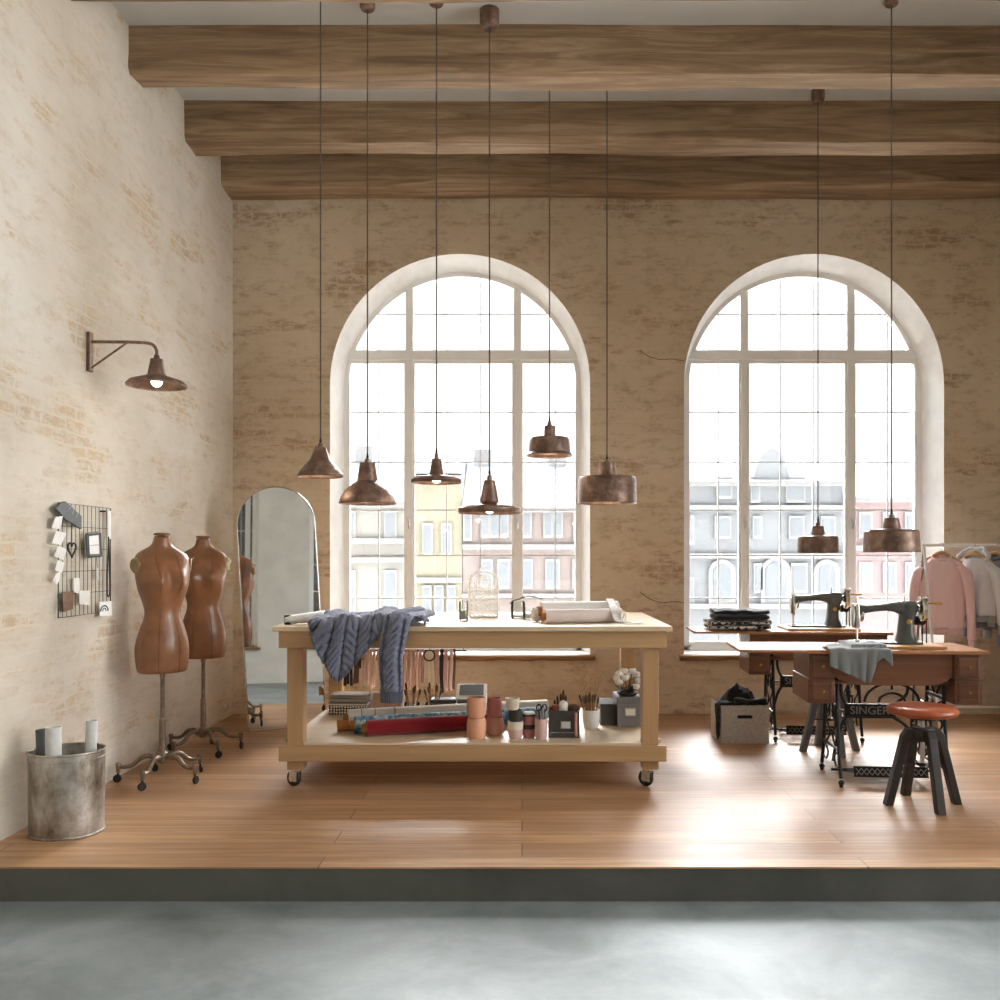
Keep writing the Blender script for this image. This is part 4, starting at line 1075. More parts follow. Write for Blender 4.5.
for k in (.07, .15, .27):
    MB().tube([q @ Vector((.0635*cos(t), .0635*sin(t), k+.01*sin(t))) for t in [2*pi*i/24 for i in range(24)]], .003, 5, closed=True).build('tie_cord', M['brushw'], gr_)
ct = thing('core_tube', 'loose cardboard tube end sticking out left behind the fabric rolls', 'tube', (-1.10, 5.36, SZ+.034))
MB().lathe([(.022,0),(.033,0),(.033,.17),(.022,.17),(.022,0)], 20, q).build('tube_wall', M['core'], ct); MB().lathe([(0,.01),(.022,.01)], 14, q).build('tube_shade_disc', M['core_shade'], ct)  # dark disc stands for the shade in the tube

def vessel(name, label, cat, px, py, prof_px, mat, z=None, group=None, Y=None):
    p = sp(px, py) if Y is None else Vector(((px-VX)*Y/FOC, Y, SZ)); k = p.y/FOC
    root = thing(name, label, cat, (p.x, p.y, z if z is not None else SZ), 0, group)
    pr = [(r*k, zz*k) for r, zz in prof_px]
    wall = .0035
    top = pr[-1][1]
    inner = [(max(.001, r-wall), zz) for r, zz in reversed(pr[1:])]
    MB().lathe([(0,.0005)]+pr+inner+[(0,.008)], 30).build('vessel_wall', mat, root, smooth=45)
    return root, p, k
bowl = [(7.5,0),(9.0,2.5),(9.7,7),(9.8,13),(9.2,18),(8.4,20)]
g = 'stacked jars on the lower shelf'
r_, p_, k_ = vessel('ceramic_jar', 'peach ceramic jar at the bottom of the front stack on the shelf', 'jar', 476.5, 737.5, bowl, M['terr'], group=g)
vessel('ceramic_jar', 'peach ceramic jar on top of the front stack on the shelf', 'jar', 476.5, 737.5, bowl, M['terr'], z=SZ+20.3*k_, group=g)
r_, p_, k_ = vessel('ceramic_jar', 'dusty rose ceramic jar at the bottom of the second stack on the shelf', 'jar', 495, 734.5, [(7,0),(8.4,2.5),(8.9,7),(8.9,12),(8,17.5)], M['terr3'], group=g)
vessel('ceramic_jar', 'deep rose ceramic jar on top of the second stack on the shelf', 'jar', 494.5, 734.5, [(6,0),(7.2,2.5),(7.6,9),(7.4,17),(6.8,19)], M['terr2'], z=SZ+17.8*k_, group=g)
g = 'stacked pots on the lower shelf'
r_, p_, k_ = vessel('ceramic_pot', 'blush and cream pot at the bottom of the stack right of the rose jars', 'pot', 515.5, 738, [(6.2,0),(7.0,2),(7.6,8),(7.7,17)], M['blush'], group=g)
MB().lathe([(7.55*k_,9*k_),(7.85*k_,9.2*k_),(7.9*k_,17*k_),(7.6*k_,17*k_)], 30).build('cream_band', M['cream'], r_)
vessel('ceramic_pot', 'charcoal pot in the middle of the stack right of the rose jars', 'pot', 515.5, 738, [(6.0,0),(6.6,2),(6.8,11)], M['darkc'], z=SZ+17.3*k_, group=g)
r2, _, _ = vessel('tin_cup', 'cream tin cup with a wide rim on top of the charcoal pot', 'cup', 512.5, 738, [(5.6,0),(6.2,1.5),(6.9,10),(7.4,11.5)], M['cream'], z=SZ+28.6*k_)
g = 'stacked tins on the lower shelf'
r_, p_, k_ = vessel('ceramic_pot', 'rose pot with a dark rim, at the bottom of the right-hand pot stack', 'pot', 529, 737, [(5.6,0),(6.3,2),(6.5,13)], M['terr2'], group=g)
MB().lathe([(6.4*k_,8.5*k_),(6.75*k_,8.7*k_),(6.8*k_,13*k_),(6.4*k_,13*k_)], 28).build('dark_band', M['darkc'], r_)
r_, _, _ = vessel('lidded_tin', 'rose tin with a white lid on top of the dark-rimmed rose pot', 'tin', 529, 737, [(5.8,0),(6.3,1),(6.3,8)], M['terr2'], z=SZ+13.3*k_)
MB().lathe([(0,12*k_),(5.2*k_,12*k_),(6.1*k_,11*k_),(6.4*k_,9*k_)], 26).build('lid', M['whitec'], r_); MB().lathe([(6.2*k_,8*k_),(6.6*k_,8*k_),(6.6*k_,10*k_),(6.2*k_,10*k_)], 26).build('lid_band', M['darkc'], r_)
r_, p_, k_ = vessel('tool_cup', 'pale pink cup holding scissors and small tools', 'cup', 541, 738.5, [(5.3,0),(5.9,1.5),(6.1,20)], M['blush'])
cols = [M['r_blue'], M['core'], M['whitec'], M['terr2'], M['iron'], M['steel']]
for i in range(6):
    a = 2*pi*i/6; x, y = .012*cos(a), .012*sin(a)
    t = thing('pen' if i % 2 else 'marker', ['teal pen', 'brown pen', 'white pen', 'rose pen', 'black pen', 'silver pen'][i]+' standing in the pale pink cup', 'pen', (p_.x+x, p_.y+y, SZ+.012))
    MB().tube([(0,0,0),(x*.9,y*.9,.145+.012*(i % 3))], .004, 8).build('barrel', cols[i], t)
    MB().tube([(x*.9,y*.9,.145+.012*(i % 3)),(x*.95,y*.95,.160+.012*(i % 3))], [.004,.0015], 8).build('tip', M['iron'], t)
t = thing('scissors', 'scissors with loop handles standing in the pale pink cup', 'scissors', (p_.x+.004, p_.y-.004, SZ+.012))
for s_ in (-1, 1):
    MB().tube([(s_*.016+.013*cos(q_), 0, .165+.020*sin(q_)) for q_ in [2*pi*j/18 for j in range(18)]], .0035, 6, closed=True).build('handle', [M['iron'], M['iron']][s_ > 0], t)
    MB().tube([(s_*.010,0,.147),(0,0,.06),(-s_*.002,0,.0)], [.004,.005,.002], 6).build('blade', M['steel'], t)
# dark card crate with label
p_ = sp(564.5, 737.5); k_ = p_.y/FOC; wv_ = 15.5*k_
cr = thing('card_crate', 'open charcoal card crate with a metal label holder, full of brushes', 'crate', (p_.x, p_.y+.06, SZ), -3)
h_ = 27*k_
c_ = MB(); c_.box(-wv_, wv_, -.075, .075, .001, .006)
for a in ((-wv_, wv_, -.075, -.070), (-wv_, wv_, .070, .075)): c_.box(*a, .006, h_)
for a in ((-wv_, -wv_+.005), (wv_-.005, wv_)): c_.box(*a, -.070, .070, .006, h_)
c_.build('crate_body', M['crate'], cr, smooth=0)
MB().box(-.018, .038, -.079, -.0755, .055, .096).build('label_holder', M['steel'], cr, smooth=0, bevel=.001)
MB().box(-.013, .033, -.080, -.0785, .060, .091).build('label_card', M['paper2'], cr, smooth=0)
fw = MB(); fw.tube([(-wv_+.01,-.082,.015),(-wv_+.01,-.082,.032),(wv_*.75,-.082,.032)], .003, 6); fw.build('wire_rail', M['chrome'], cr)
MB().tube([(wv_-.02,-.083,.012),(wv_-.02,-.083,h_-.01)], .008, 10).build('corner_tube', M['terr3'], cr)
def paintbrush(label, base, tip, kind=0, group='brushes in the charcoal crate', rh=.006, head=.016):
    b = Vector(base); t_ = Vector(tip)-b
    root = thing('paint_brush', label, 'brush', b, 0, group)
    MB().tube([(0,0,0), t_*.75], [rh*.7, rh], 8).build('handle', M['brushw'], root)
    MB().tube([t_*.75, t_*.80, t_*.93, t_], [rh*1.15, head*.7, head*.75, head*.35], 10).build('bristles', M['bristle'], root)
    return root
for i, (dx, dy, hh) in enumerate(((-.05,.01,.205),(-.035,.03,.225),(-.015,.045,.235),(-.002,.02,.26),(.012,.05,.225))):
    paintbrush('wooden brush standing in the charcoal crate behind its white wool', (cr.location.x+dx*.6, cr.location.y+dy, SZ+.012), (cr.location.x+dx*1.1, cr.location.y+dy+.01, SZ+hh), head=.010)
def lump(name, label, cat, c, r, mat, sx=1, sz=1, sd=0):
    root = thing(name, label, cat, c); b = MB()
    def fn(u, v):
        a = 2*pi*u; e = pi*v; d = Vector((sin(e)*cos(a), sin(e)*sin(a), -cos(e))); q = r*(1+.18*noise.noise(d*2.2+Vector((sd,0,0))))
        return (d.x*q*sx, d.y*q, d.z*q*sz)
    b.grid(fn, 20, 12, cu=True); b.build('lump', mat, root, smooth=80); return root
lump('wool_skein', 'white wool skein on top of the charcoal crate', 'wool', (cr.location.x-.005, cr.location.y-.02, SZ+h_+.012), .034, M['cotton'], .9, 1.1, 2)
lump('pin_cushion', 'dark red round pin cushion at the left end of the charcoal crate', 'pin cushion', (cr.location.x-.052, cr.location.y-.02, SZ+h_+.004), .030, M['rib_red'], 1, .8, 5)
lump('dust_brush', 'soft brown brush head bulging from the right end of the charcoal crate', 'brush', (cr.location.x+.052, cr.location.y-.02, SZ+h_+.004), .036, M['bristle'], 1.1, .75, 8)
# white pot with brushes and twigs
r_, p_, k_ = vessel('white_pot', 'white ceramic pot full of brushes and dry twigs on the lower shelf', 'pot', 591, 728, [(6.5,0),(7.6,2),(8.6,10),(8.8,18.5)], M['whitec'])
for i in range(12):
    a = 2*pi*i/12+.3; rr = .030 if i % 2 else .014
    b = (p_.x+rr*.6*cos(a), p_.y+rr*.6*sin(a), SZ+.02)
    paintbrush('wooden paint brush standing handle down in the white pot', b, (p_.x+rr*2.0*cos(a)-.012, p_.y+rr*1.6*sin(a), SZ+.185+.03*random.random()), group='brushes in the white pot', rh=.005, head=.009)
for i, (dx, hh) in enumerate(((-.085,.30),(-.06,.285),(-.05,.31),(.0,.30),(.03,.305),(.055,.315))):
    t = thing('dry_twig', 'pale dry twig rising above the brushes in the white pot', 'twig', (p_.x+dx*.2, p_.y+.012, SZ+.03), 0, 'dry twigs in the white pot')
    MB().tube(smooth_path([(0,0,0),(dx*.35,.004,hh*.45),(dx*.8,.006,hh*.85),(dx*.8+.03*(1 if i % 2 else -1),.01,hh)], 5), .0022, 5).build('stem', M['twig'], t)
    MB().tube([(dx*.6,.005,hh*.7),(dx*.6+.03,.0,hh*.86)], .0016, 5).build('side_shoot', M['twig'], t)
# file boxes on the right
def filebox(label, px0, px1, py, top, mat, dep, lab=None, yaw=0):
    a = sp(px0, py); b = sp(px1, py); w = (b.x-a.x)/2; h = (py-top)*a.y/FOC
    root = thing('storage_box', label, 'box', ((a.x+b.x)/2, a.y+dep/2, SZ), yaw)
    MB().box(-w, w, -dep/2, dep/2, .001, h*.80).build('box_body', mat, root, smooth=0, bevel=.003)
    MB().box(-w-.003, w+.003, -dep/2-.003, dep/2+.003, h*.80+.0005, h).build('lid', mat, root, smooth=0, bevel=.003)
    if lab:
        MB().box(-.030, .036, -dep/2-.006, -dep/2-.0002, h*.36, h*.64).build('label_holder', M['steel'], root, smooth=0, bevel=.001)
        MB().box(-.025, .031, -dep/2-.007, -dep/2-.004, h*.40, h*.60).build('label_card', M['paper'], root, smooth=0)
    return root, h
fb, fh = filebox('grey card storage box with a label holder by the right table leg', 617.5, 642, 726.5, 697.5, M['boxgrey'], .26, True)
filebox('charcoal card storage box left of the grey one on the lower shelf', 600.5, 615.5, 725.5, 704, M['crate'], .24)
# cotton sprigs on the grey box
cp = Vector((fb.location.x-.005, fb.location.y-.05, SZ+fh))
cv = thing('cotton_arrangement', 'white cotton bolls with dark leaves in a low dish on the grey storage box', 'dried flowers', cp+Vector((0,0,.001)))
MB().lathe([(0,0),(.05,0),(.062,.012),(.066,.022),(.06,.022),(.05,.010),(0,.008)], 26).build('dish', M['darkc'], cv)
for i, (x, y, z) in enumerate(((-.052,-.01,.135),(-.02,.0,.150),(.03,-.01,.150),(.062,.0,.128),(.07,-.01,.09),(.05,-.02,.055),(-.055,-.02,.085),(-.068,.0,.105),(-.015,-.02,.11),(.02,.03,.12))):
    st_ = MB().tube(smooth_path([(x*.15,y*.2,.01),(x*.6,y*.7,z*.55),(x,y,z)], 4), .0022, 5).build('stem', M['leaf'], cv)
    b = MB()
    for k in range(4):
        a = 2*pi*k/4+i; b.ball((x+.010*cos(a), y+.010*sin(a), z+.004*(k % 2)), .0165, 10, 8)
    b.build('cotton_boll', M['cotton'], st_, smooth=80)
for i in range(10):
    a = 2*pi*i/10; c_, s_ = cos(a), sin(a)
    MB().add([(.01*c_,.01*s_,.018),(.05*c_-.014*s_,.05*s_+.014*c_,.045),(.085*c_,.085*s_,.035+.02*(i % 3)),(.05*c_+.014*s_,.05*s_-.014*c_,.045)], [(0,1,2,3)]).build('leaf', M['leaf'], cv, smooth=0, solid=.002)
# back row, left to right
a = sp(352.5, 711.5)
pb = thing('printed_box', 'dark box printed with a light dot pattern, back left on the lower shelf', 'box', (a.x, 5.985, SZ), -2)
w_ = 18.7*a.y/FOC
MB().box(-w_, w_, -.09, .09, .001, .062).build('box_body', M['printed'], pb, smooth=0, bevel=.003)
MB().box(-w_-.003, w_+.003, -.093, .093, .0625, .080).build('lid', M['striped'], pb, smooth=0, bevel=.004)
lc = thing('folded_lace', 'folded oatmeal lace lying on the dot-printed box', 'fabric', (a.x-.002, 5.985, SZ+.0805), -2)
for i in range(3):
    z = .002+i*.019
    def fl(u, v, z=z, i=i): 
        t_ = 2*pi*v; return (-w_*.96+2*w_*.96*u, cos(t_)*(.082-.004*i), z+.0095+sin(t_)*.0088+.003*noise.noise((u*6, v*3, i)))
    MB().grid(fl, 24, 18).build('lace_fold', M['striped'] if i % 2 else M['r_grey'], lc, smooth=80)
tr = thing('white_tray_frame', 'white wooden frame leaning behind the fabric rolls under the sleeve', 'frame', (sp(390,708).x, 6.0, SZ), -4)
tr.rotation_euler.x = radians(-28)
o = MB(); W2, H2 = .115, .15
o.box(-W2, W2, -.01, .01, 0, .016); o.box(-W2, W2, -.01, .01, H2-.016, H2); o.box(-W2, -W2+.016, -.01, .01, .016, H2-.016); o.box(W2-.016, W2, -.01, .01, .016, H2-.016)
o.build('frame_bars', M['wire_white'], tr, smooth=0); MB().box(-W2+.014, W2-.014, .0, .006, .014, H2-.014).build('mount', M['rib_blush'], tr, smooth=0)
for (px, lab, n_) in ((412, 'clear glass jar of paint brushes, left of the pair behind the oatmeal roll', 5), (433, 'clear glass jar of bamboo brushes, right of the pair behind the oatmeal roll', 6)):
    j = jar('glass_jar', lab, 'glass jar', (px-VX)*5.92/FOC, 5.92, .052, .085, M['paper2'], .15, z=SZ)
    for i in range(n_):
        a_ = 2*pi*i/n_; x = j.location.x+.02*cos(a_); y = j.location.y+.02*sin(a_)
        paintbrush('wooden brush standing in the left glass jar on the shelf' if px == 412 else 'wooden brush standing in the right glass jar on the shelf', (x, y, SZ+.016), (x+.035*cos(a_), y+.02*sin(a_), SZ+.17+.02*(i % 3)), group='brushes in the glass jar at %s' % ('the sleeve' if px == 412 else 'the straps'), rh=.005, head=.010)
bb = thing('flat_black_case', 'flat black case lying below the hanging rose straps', 'case', (sp(450,706).x-.01, 5.93, SZ))
MB().box(-.085, .085, -.06, .06, .001, .085).build('case_body', M['darkc'], bb, smooth=0, bevel=.006); MB().box(-.087, .087, -.062, .062, .0855, .108).build('case_lid', M['darkc'], bb, smooth=0, bevel=.006)
fx = thing('white_display_box', 'white-framed dark display box standing behind the peach jars', 'box', ((471.5-VX)*5.92/FOC, 5.93, SZ))
W2 = .100; o = MB(); zt = .195
o.add([(-W2,.06,zt),(W2,.06,zt),(W2*1.02,-.06,.118),(-W2*1.02,-.06,.118),(-W2,.06,.001),(W2,.06,.001),(W2*1.02,-.06,.001),(-W2*1.02,-.06,.001)], [(0,1,2,3),(4,7,6,5),(0,3,7,4),(1,5,6,2),(0,4,5,1),(3,2,6,7)])
o.build('box_body', M['wire_white'], fx, smooth=0, bevel=.003)
g_ = MB(); e = .0008
g_.add([(-W2*.78,.052,zt-.005+e+.0016),(W2*.78,.052,zt-.005+e+.0016),(W2*.80,-.04,.131+e+.0016),(-W2*.80,-.04,.131+e+.0016)], [(0,1,2,3)])
g_.build('dark_panel', M['darkc'], fx, smooth=0, solid=.001)
MB().box(-W2*.9, W2*.9, -.0635, -.0602, .02, .11).build('front_panel', M['darkc'], fx, smooth=0)
# ------------------------------------------------------------------ treadle sewing tables
def text_mesh(txt, size, depth, name, mat, parent, Mx):
    cu = bpy.data.curves.new(name, 'FONT'); cu.body = txt; cu.size = size; cu.extrude = depth; cu.align_x = 'CENTER'; cu.align_y = 'CENTER'
    to = bpy.data.objects.new(name, cu); COL.objects.link(to)
    bpy.context.view_layer.update()
    me = bpy.data.meshes.new_from_object(to.evaluated_get(bpy.context.evaluated_depsgraph_get()))
    bpy.data.objects.remove(to)
    me.transform(Mx); me.materials.clear(); me.materials.append(mat)
    o = bpy.data.objects.new(name, me); COL.objects.link(o); o.parent = parent
    return o
M['letters'] = plain('bare_iron_letters', (150,148,142), .45, .6)
def sewing_table(label):
    t = thing('sewing_table', label, 'sewing table', (0,0,0), 0, 'treadle sewing tables')
    zt = .775
    MB().box(-.49, .495, -.245, .24, zt-.020, zt).build('table_top', M['mahog_l'], t, smooth=0, bevel=.004)
    MB().box(-.865, -.4915, -.245, .24, zt-.016, zt-.001).build('folding_leaf', M['mahog_l'], t, smooth=0, bevel=.004)
    MB().box(-.20, .30, -.165, .20, zt+.0003, zt+.016).build('machine_board', M['oak_l'], t, smooth=0, bevel=.003)
    # drawer stacks
    for x0, x1, xo in ((-.475,-.335,-1), (.315,.457,1)):
        c = MB(); c.box(x0, x1, -.225, .16, .615, zt-.021); c.box(x0-(.006 if xo < 0 else 0), x1+(.006 if xo > 0 else 0), -.228, .16, .475, .612)
        co = c.build('drawer_case', M['mahog'], t, smooth=0, bevel=.003)
        for z0, z1 in ((.628, .742), (.488, .602)):
            d = MB().box(x0+.012, x1-.012, -.238, -.2285, z0, z1).build('drawer', M['mahog'], t, smooth=0, bevel=.004)
            fr = MB(); a, b, zc, zd = x0+.022, x1-.022, z0+.012, z1-.012
            for q in ((a,b,zc,zc+.006),(a,b,zd-.006,zd),(a,a+.006,zc,zd),(b-.006,b,zc,zd)): fr.box(q[0],q[1],-.2415,-.2375,q[2],q[3])
            fr.build('drawer_moulding', M['mahog'], d, smooth=0)
            MB().lathe([(0,0),(.006,0),(.005,.008),(.009,.014),(.007,.020),(0,.021)], 16, T((x0+x1)/2, -.238, (z0+z1)/2) @ R(90,'X')).build('knob', M['brass'], d)
    # curved front apron between the drawers
    poly = []; n = 24
    for i in range(n+1):
        x = -.330+.641*i/n; poly.append((x, .575+.055*max(0, (abs(x+.010)/.325)**6)))
    poly += [(.311, zt-.021), (-.330, zt-.021)]
    MB().prism(poly, 0, .018, T(0, -.187, 0) @ R(90,'X')).build('front_apron', M['mahog'], t, smooth=30, bevel=.002)
    def bot(u, v):
        a = pi/2*v; return (-.325+.631*u, -.186+.16*sin(a), .600-.0-.03*sin(2*a)*.8-.0)
    MB().grid(bot, 8, 8).build('under_tray', M['mahog'], t, smooth=60, solid=.012)
    # cast iron stand
    for sx in (-1, 1):
        x = sx*.295; s = MB()
        for sy in (-1, 1):
            s.tube(smooth_path([(x,sy*.115,.752),(x,sy*.120,.60),(x,sy*.135,.40),(x,sy*.168,.18),(x,sy*.205,.05)], 5), .0105, 8)
        for z, k in ((.735,.115),(.50,.125),(.20,.160)): s.tube([(x,-k,z),(x,k,z)], .008, 8)
        # scrollwork
        for sy in (-1, 1):
            s.tube(smooth_path([(x,sy*.10,.70),(x,sy*.02,.66),(x,sy*.075,.58),(x,sy*.02,.51)], 6), .006, 6)
            s.tube(smooth_path([(x,sy*.12,.48),(x,sy*.03,.44),(x,sy*.10,.34),(x,sy*.025,.27),(x,sy*.09,.21)], 6), .006, 6)
            s.tube([(x,sy*.065+.035*cos(a),.40+.045*sin(a)) for a in [2*pi*i/16 for i in range(16)]], .005, 6, closed=True)
            s.tube(smooth_path([(x,sy*.155,.19),(x,sy*.07,.15),(x,sy*.10,.10),(x,sy*.17,.10)], 6), .006, 6)
        s.tube([(x,.06*cos(a),.60+.05*sin(a)) for a in [2*pi*i/18 for i in range(18)]], .006, 6, closed=True)
        so = s.build('side_frame', M['iron'], t)
        for sy in (-1, 1):
            MB().ball((x,sy*.207,.028), .017, 12, 8, 1, 1, .95).ball((x,sy*.207,.0125), .0125, 10, 8).build('foot', M['iron'], so)
    cb = MB(); L0, L1 = -.215, .062
    cb.box(L0, L1, -.010, .004, .358, .367); cb.box(L0, L1, -.010, .004, .431, .440); cb.box(L0, L1, .0, .004, .366, .432)
    for e, sx in ((L0, -1), (L1, 1)):
        o = .295 if sx > 0 else -.295; q = lambda k: e+(o-e)*k
        cb.box(e-.006, e+.006, -.010, .004, .358, .440)
        cb.tube(smooth_path([(e-sx*.005,-.004,.435),(q(.3),-.004,.50),(q(.35),-.004,.60),(q(.6),-.004,.69),(q(1),-.004,.725)], 6), .0095, 8)
        cb.tube(smooth_path([(e-sx*.005,-.004,.363),(q(.3),-.004,.31),(q(.68),-.004,.20),(q(.97),-.03,.11)], 6), .0095, 8)
        cb.tube([(e,-.004,.40),(o,-.004,.40)], .008, 8)
    co = cb.build('cross_brace', M['iron'], t, smooth=35)
    text_mesh('SINGER', .066, .002, 'lettering', M['letters'], co, T((L0+L1)/2,-.0025,.399) @ R(90,'X') @ Matrix.Diagonal((1.02,1,1,1)))
    ar = MB()
    for rr in (.155, .075): ar.tube([(.06+rr*cos(a), .03, .445+rr*.72*sin(a)) for a in [pi*i/20 for i in range(21)]], .008, 8)
    ar.tube([(.06,.03,.52),(.06,.03,.555)], .007, 8)
    ar.build('belt_guard', M['iron'], t)
    # flywheel with spokes and the rod to the pedal
    fw = MB(); X = .225
    fw.tube([(X,.02+.155*cos(a),.30+.155*sin(a)) for a in [2*pi*i/40 for i in range(40)]], .010, 8, closed=True)
    for i in range(5):
        a = 2*pi*i/5; fw.tube([(X,.02,.30),(X,.02+.15*cos(a),.30+.15*sin(a))], .006, 6)
    fw.tube([(X-.03,.02,.30),(.295,.02,.30)], .011, 8)
    fw.build('flywheel', M['iron'], t)
    MB().tube([(X-.028,.02,.345),(.15,-.06,.06)], .006, 8).build('drive_rod', M['iron'], t)
    MB().tube(smooth_path([(X+.0,.16,.35),(X,.14,.60),(X,.10,.752)], 4), .003, 6).build('drive_belt', M['iron'], t)
    # pedal: framed lattice plate, tipped
    pd = MB(); Q = T(0,.0,.047) @ R(-12,'X')
    for q in ((-.205,.205,-.13,-.112),(-.205,.205,.112,.13),(-.205,-.19,-.112,.112),(.19,.205,-.112,.112)): pd.box(*q, -.008, .010, Q)
    for i in range(12):
        x = -.19+.38*i/12; pd.tube([Q @ Vector((x,-.112,0)), Q @ Vector((min(.19,x+.1),-.112+.224*min(1,(.19-x)/.1),0))], .005, 5); pd.tube([Q @ Vector((x+.0317,-.112,0)), Q @ Vector((max(-.19,x+.0317-.1),-.112+.224*min(1,(x+.0317+.19)/.1),0))], .005, 5)
    # front lip with its diamond pattern
    pd.box(-.205, .205, -.140, -.136, -.026, .026, Q)
    for z in (-.026, .026): pd.box(-.207, .207, -.146, -.136, z-.004, z+.004, Q)
    po = pd.build('pedal', M['iron'], t, smooth=30)
    zz = MB()
    for i in range(13):
        x = -.195+.39*i/13
        zz.tube([Q @ Vector((x,-.143,-.018)), Q @ Vector((x+.015,-.143,.0)), Q @ Vector((x,-.143,.018))], .0026, 5); zz.tube([Q @ Vector((x+.03,-.143,-.018)), Q @ Vector((x+.015,-.143,.0)), Q @ Vector((x+.03,-.143,.018))], .0026, 5)
    zz.build('pedal_lattice', M['letters'], po)
    MB().tube([(-.295,.0,.055),(.295,.0,.055)], .008, 8).build('pedal_shaft', M['iron'], t)
    return t
SEW_YAW = -4
st1 = sewing_table('mahogany treadle sewing table in front, with grey cloth over its edge')
st1.location = (2.10, 5.235, 0); st1.rotation_euler.z = radians(SEW_YAW)
st2 = dup(st1, (2.075, 6.455, 0), SEW_YAW, 'mahogany treadle sewing table at the back by the window, with folded dark clothes on it')

def sewing_machine(label):
    m = thing('sewing_machine', label, 'sewing machine', (0,0,0), 0, 'vintage sewing machines')
    def se(a, b, p, n=24): return [(a*(abs(cos(t))**(2/p))*(1 if cos(t) >= 0 else -1), b*(abs(sin(t))**(2/p))*(1 if sin(t) >= 0 else -1)) for t in [2*pi*j/n for j in range(n)]]
    def loft(rows, horiz):
        vs = []; fs = []; n = 24
        for (pos, c1, c2, a, b, p) in rows:
            for (u, v) in se(a, b, p, n): vs.append((pos, c1+u, c2+v) if horiz else (c1+u, c2+v, pos))
        for i in range(len(rows)-1):
            for j in range(n): fs.append((i*n+j, i*n+(j+1) % n, (i+1)*n+(j+1) % n, (i+1)*n+j))
        fs.append(tuple(reversed(range(n)))); fs.append(tuple((len(rows)-1)*n+j for j in range(n)))
        return MB().add(vs, fs)
    MB().box(-.195, .185, -.085, .085, .0, .012).build('bed', M['enamel'], m, smooth=0, bevel=.006)
    MB().box(-.190, -.110, -.045, .045, .0122, .0145).build('needle_plate', M['nickel'], m, smooth=0, bevel=.001)
    # pillar, then arm, as one casting
    pl = loft([(.012,.115,0,.058,.070,3),(.03,.113,0,.052,.060,3),(.06,.110,0,.043,.046,3),(.11,.112,0,.040,.041,3),(.15,.118,0,.042,.041,3),(.19,.126,0,.050,.042,3),(.225,.130,0,.052,.040,2.6),(.242,.128,0,.046,.032,2.2),(.248,.126,0,.030,.020,2)], False)
    pl.build('pillar', M['enamel'], m, smooth=60)
    ar = loft([(-.150,0,.197,.028,.030,2.6),(-.11,0,.200,.026,.024,2.4),(-.06,0,.206,.026,.022,2.4),(0,0,.212,.028,.024,2.4),(.04,0,.213,.032,.029,2.6),(.075,0,.207,.036,.038,3),(.10,0,.195,.038,.048,3)], True)
    ar.build('arm', M['enamel'], m, smooth=60)
    ar.v, ar.f = [], []
    hd = loft([(.085,-.165,0,.012,.026,3),(.10,-.165,0,.014,.030,3),(.15,-.166,0,.014,.032,3),(.21,-.166,0,.014,.032,3),(.230,-.165,0,.010,.024,2.4)], False)
    hd.build('head', M['nickel'], m, smooth=60)
    MB().lathe([(0,0),(.030,0),(.034,.004),(.034,.009),(.020,.012),(0,.013)], 28, T(-.180,0,.160) @ R(-90,'Y') @ Matrix.Diagonal((2.1,1.05,1,1))).build('face_plate', M['nickel'], m, smooth=40)
    MB().lathe([(0,0),(.020,0),(.024,.003),(.020,.008),(0,.009)], 20, T(-.142,0,.168) @ R(90,'Y') @ Matrix.Diagonal((1.9,1.3,1.6,1))).build('tension_disc', M['nickel'], m, smooth=40)
    MB().tube([(-.166,-.004,.235),(-.166,-.004,.268)], .005, 8).build('presser_screw', M['nickel'], m)
    MB().tube([(-.166,-.010,.08),(-.166,-.010,.020)], .0045, 8).build('presser_bar', M['nickel'], m)
    MB().tube([(-.166,.006,.08),(-.166,.006,.03),(-.166,.006,.014)], [.0045,.0035,.001], 8).build('needle_bar', M['nickel'], m)
    MB().box(-.176,-.156,-.030,.012,.0148,.020).build('presser_foot', M['nickel'], m, smooth=0)
    hw = MB().lathe([(0,0),(.020,0),(.024,.006),(.040,.010),(.066,.010),(.072,.016),(.072,.030),(.066,.036),(.045,.032),(.024,.034),(.022,.042),(0,.044)], 36, T(.180,0,.200) @ R(90,'Y'))
    hw.build('hand_wheel', M['nickel'], m, smooth=35)
    bw = MB(); bw.lathe([(0,0),(.018,0),(.018,.008),(.008,.010),(.008,.034),(.018,.036),(.018,.044),(0,.044)], 20, T(.182,-.03,.262) @ R(90,'Y')); bw.tube([(.18,-.01,.235),(.20,-.03,.262)], .008, 8)
    bw.build('bobbin_winder', M['nickel'], m, smooth=35)
    MB().lathe([(0,0),(.014,0),(.014,.003),(.003,.004),(.003,.04),(0,.041)], 14, T(.105,0,.247)).build('spool_pin', M['nickel'], m)
    mo = MB().lathe([(0,0),(.024,0),(.028,.006),(.028,.055),(.022,.062),(0,.064)], 24, T(.178,.052,.130) @ R(90,'Y')); mo.tube([(.165,.05,.13),(.20,.05,.13)], .012, 8)
    mo.build('motor', M['iron'], m, smooth=35)
    MB().lathe([(0,0),(.013,0),(.015,.002),(.011,.0045),(0,.005)], 20, T(.118,-.0415,.128) @ R(90,'X')).build('medallion', M['brass'], m)
    cr_ = MB(); cr_.tube([(.224,-.045,.235),(.262,-.045,.235)], .005, 8); cr_.lathe([(0,0),(.009,.004),(.008,.03),(.005,.045),(0,.046)], 14, T(.258,-.045,.235) @ R(90,'Y'))
    cr_.build('crank_handle', M['brass'], m)
    sp_ = MB(); 
    for x in (.215, .238): sp_.tube([(x,.02,.0),(x,.02,.135)], .0035, 6)
    sp_.tube([(.20,.02,.14),(.245,.02,.14)], .005, 6); sp_.build('thread_stand', M['iron'], m)
    return m
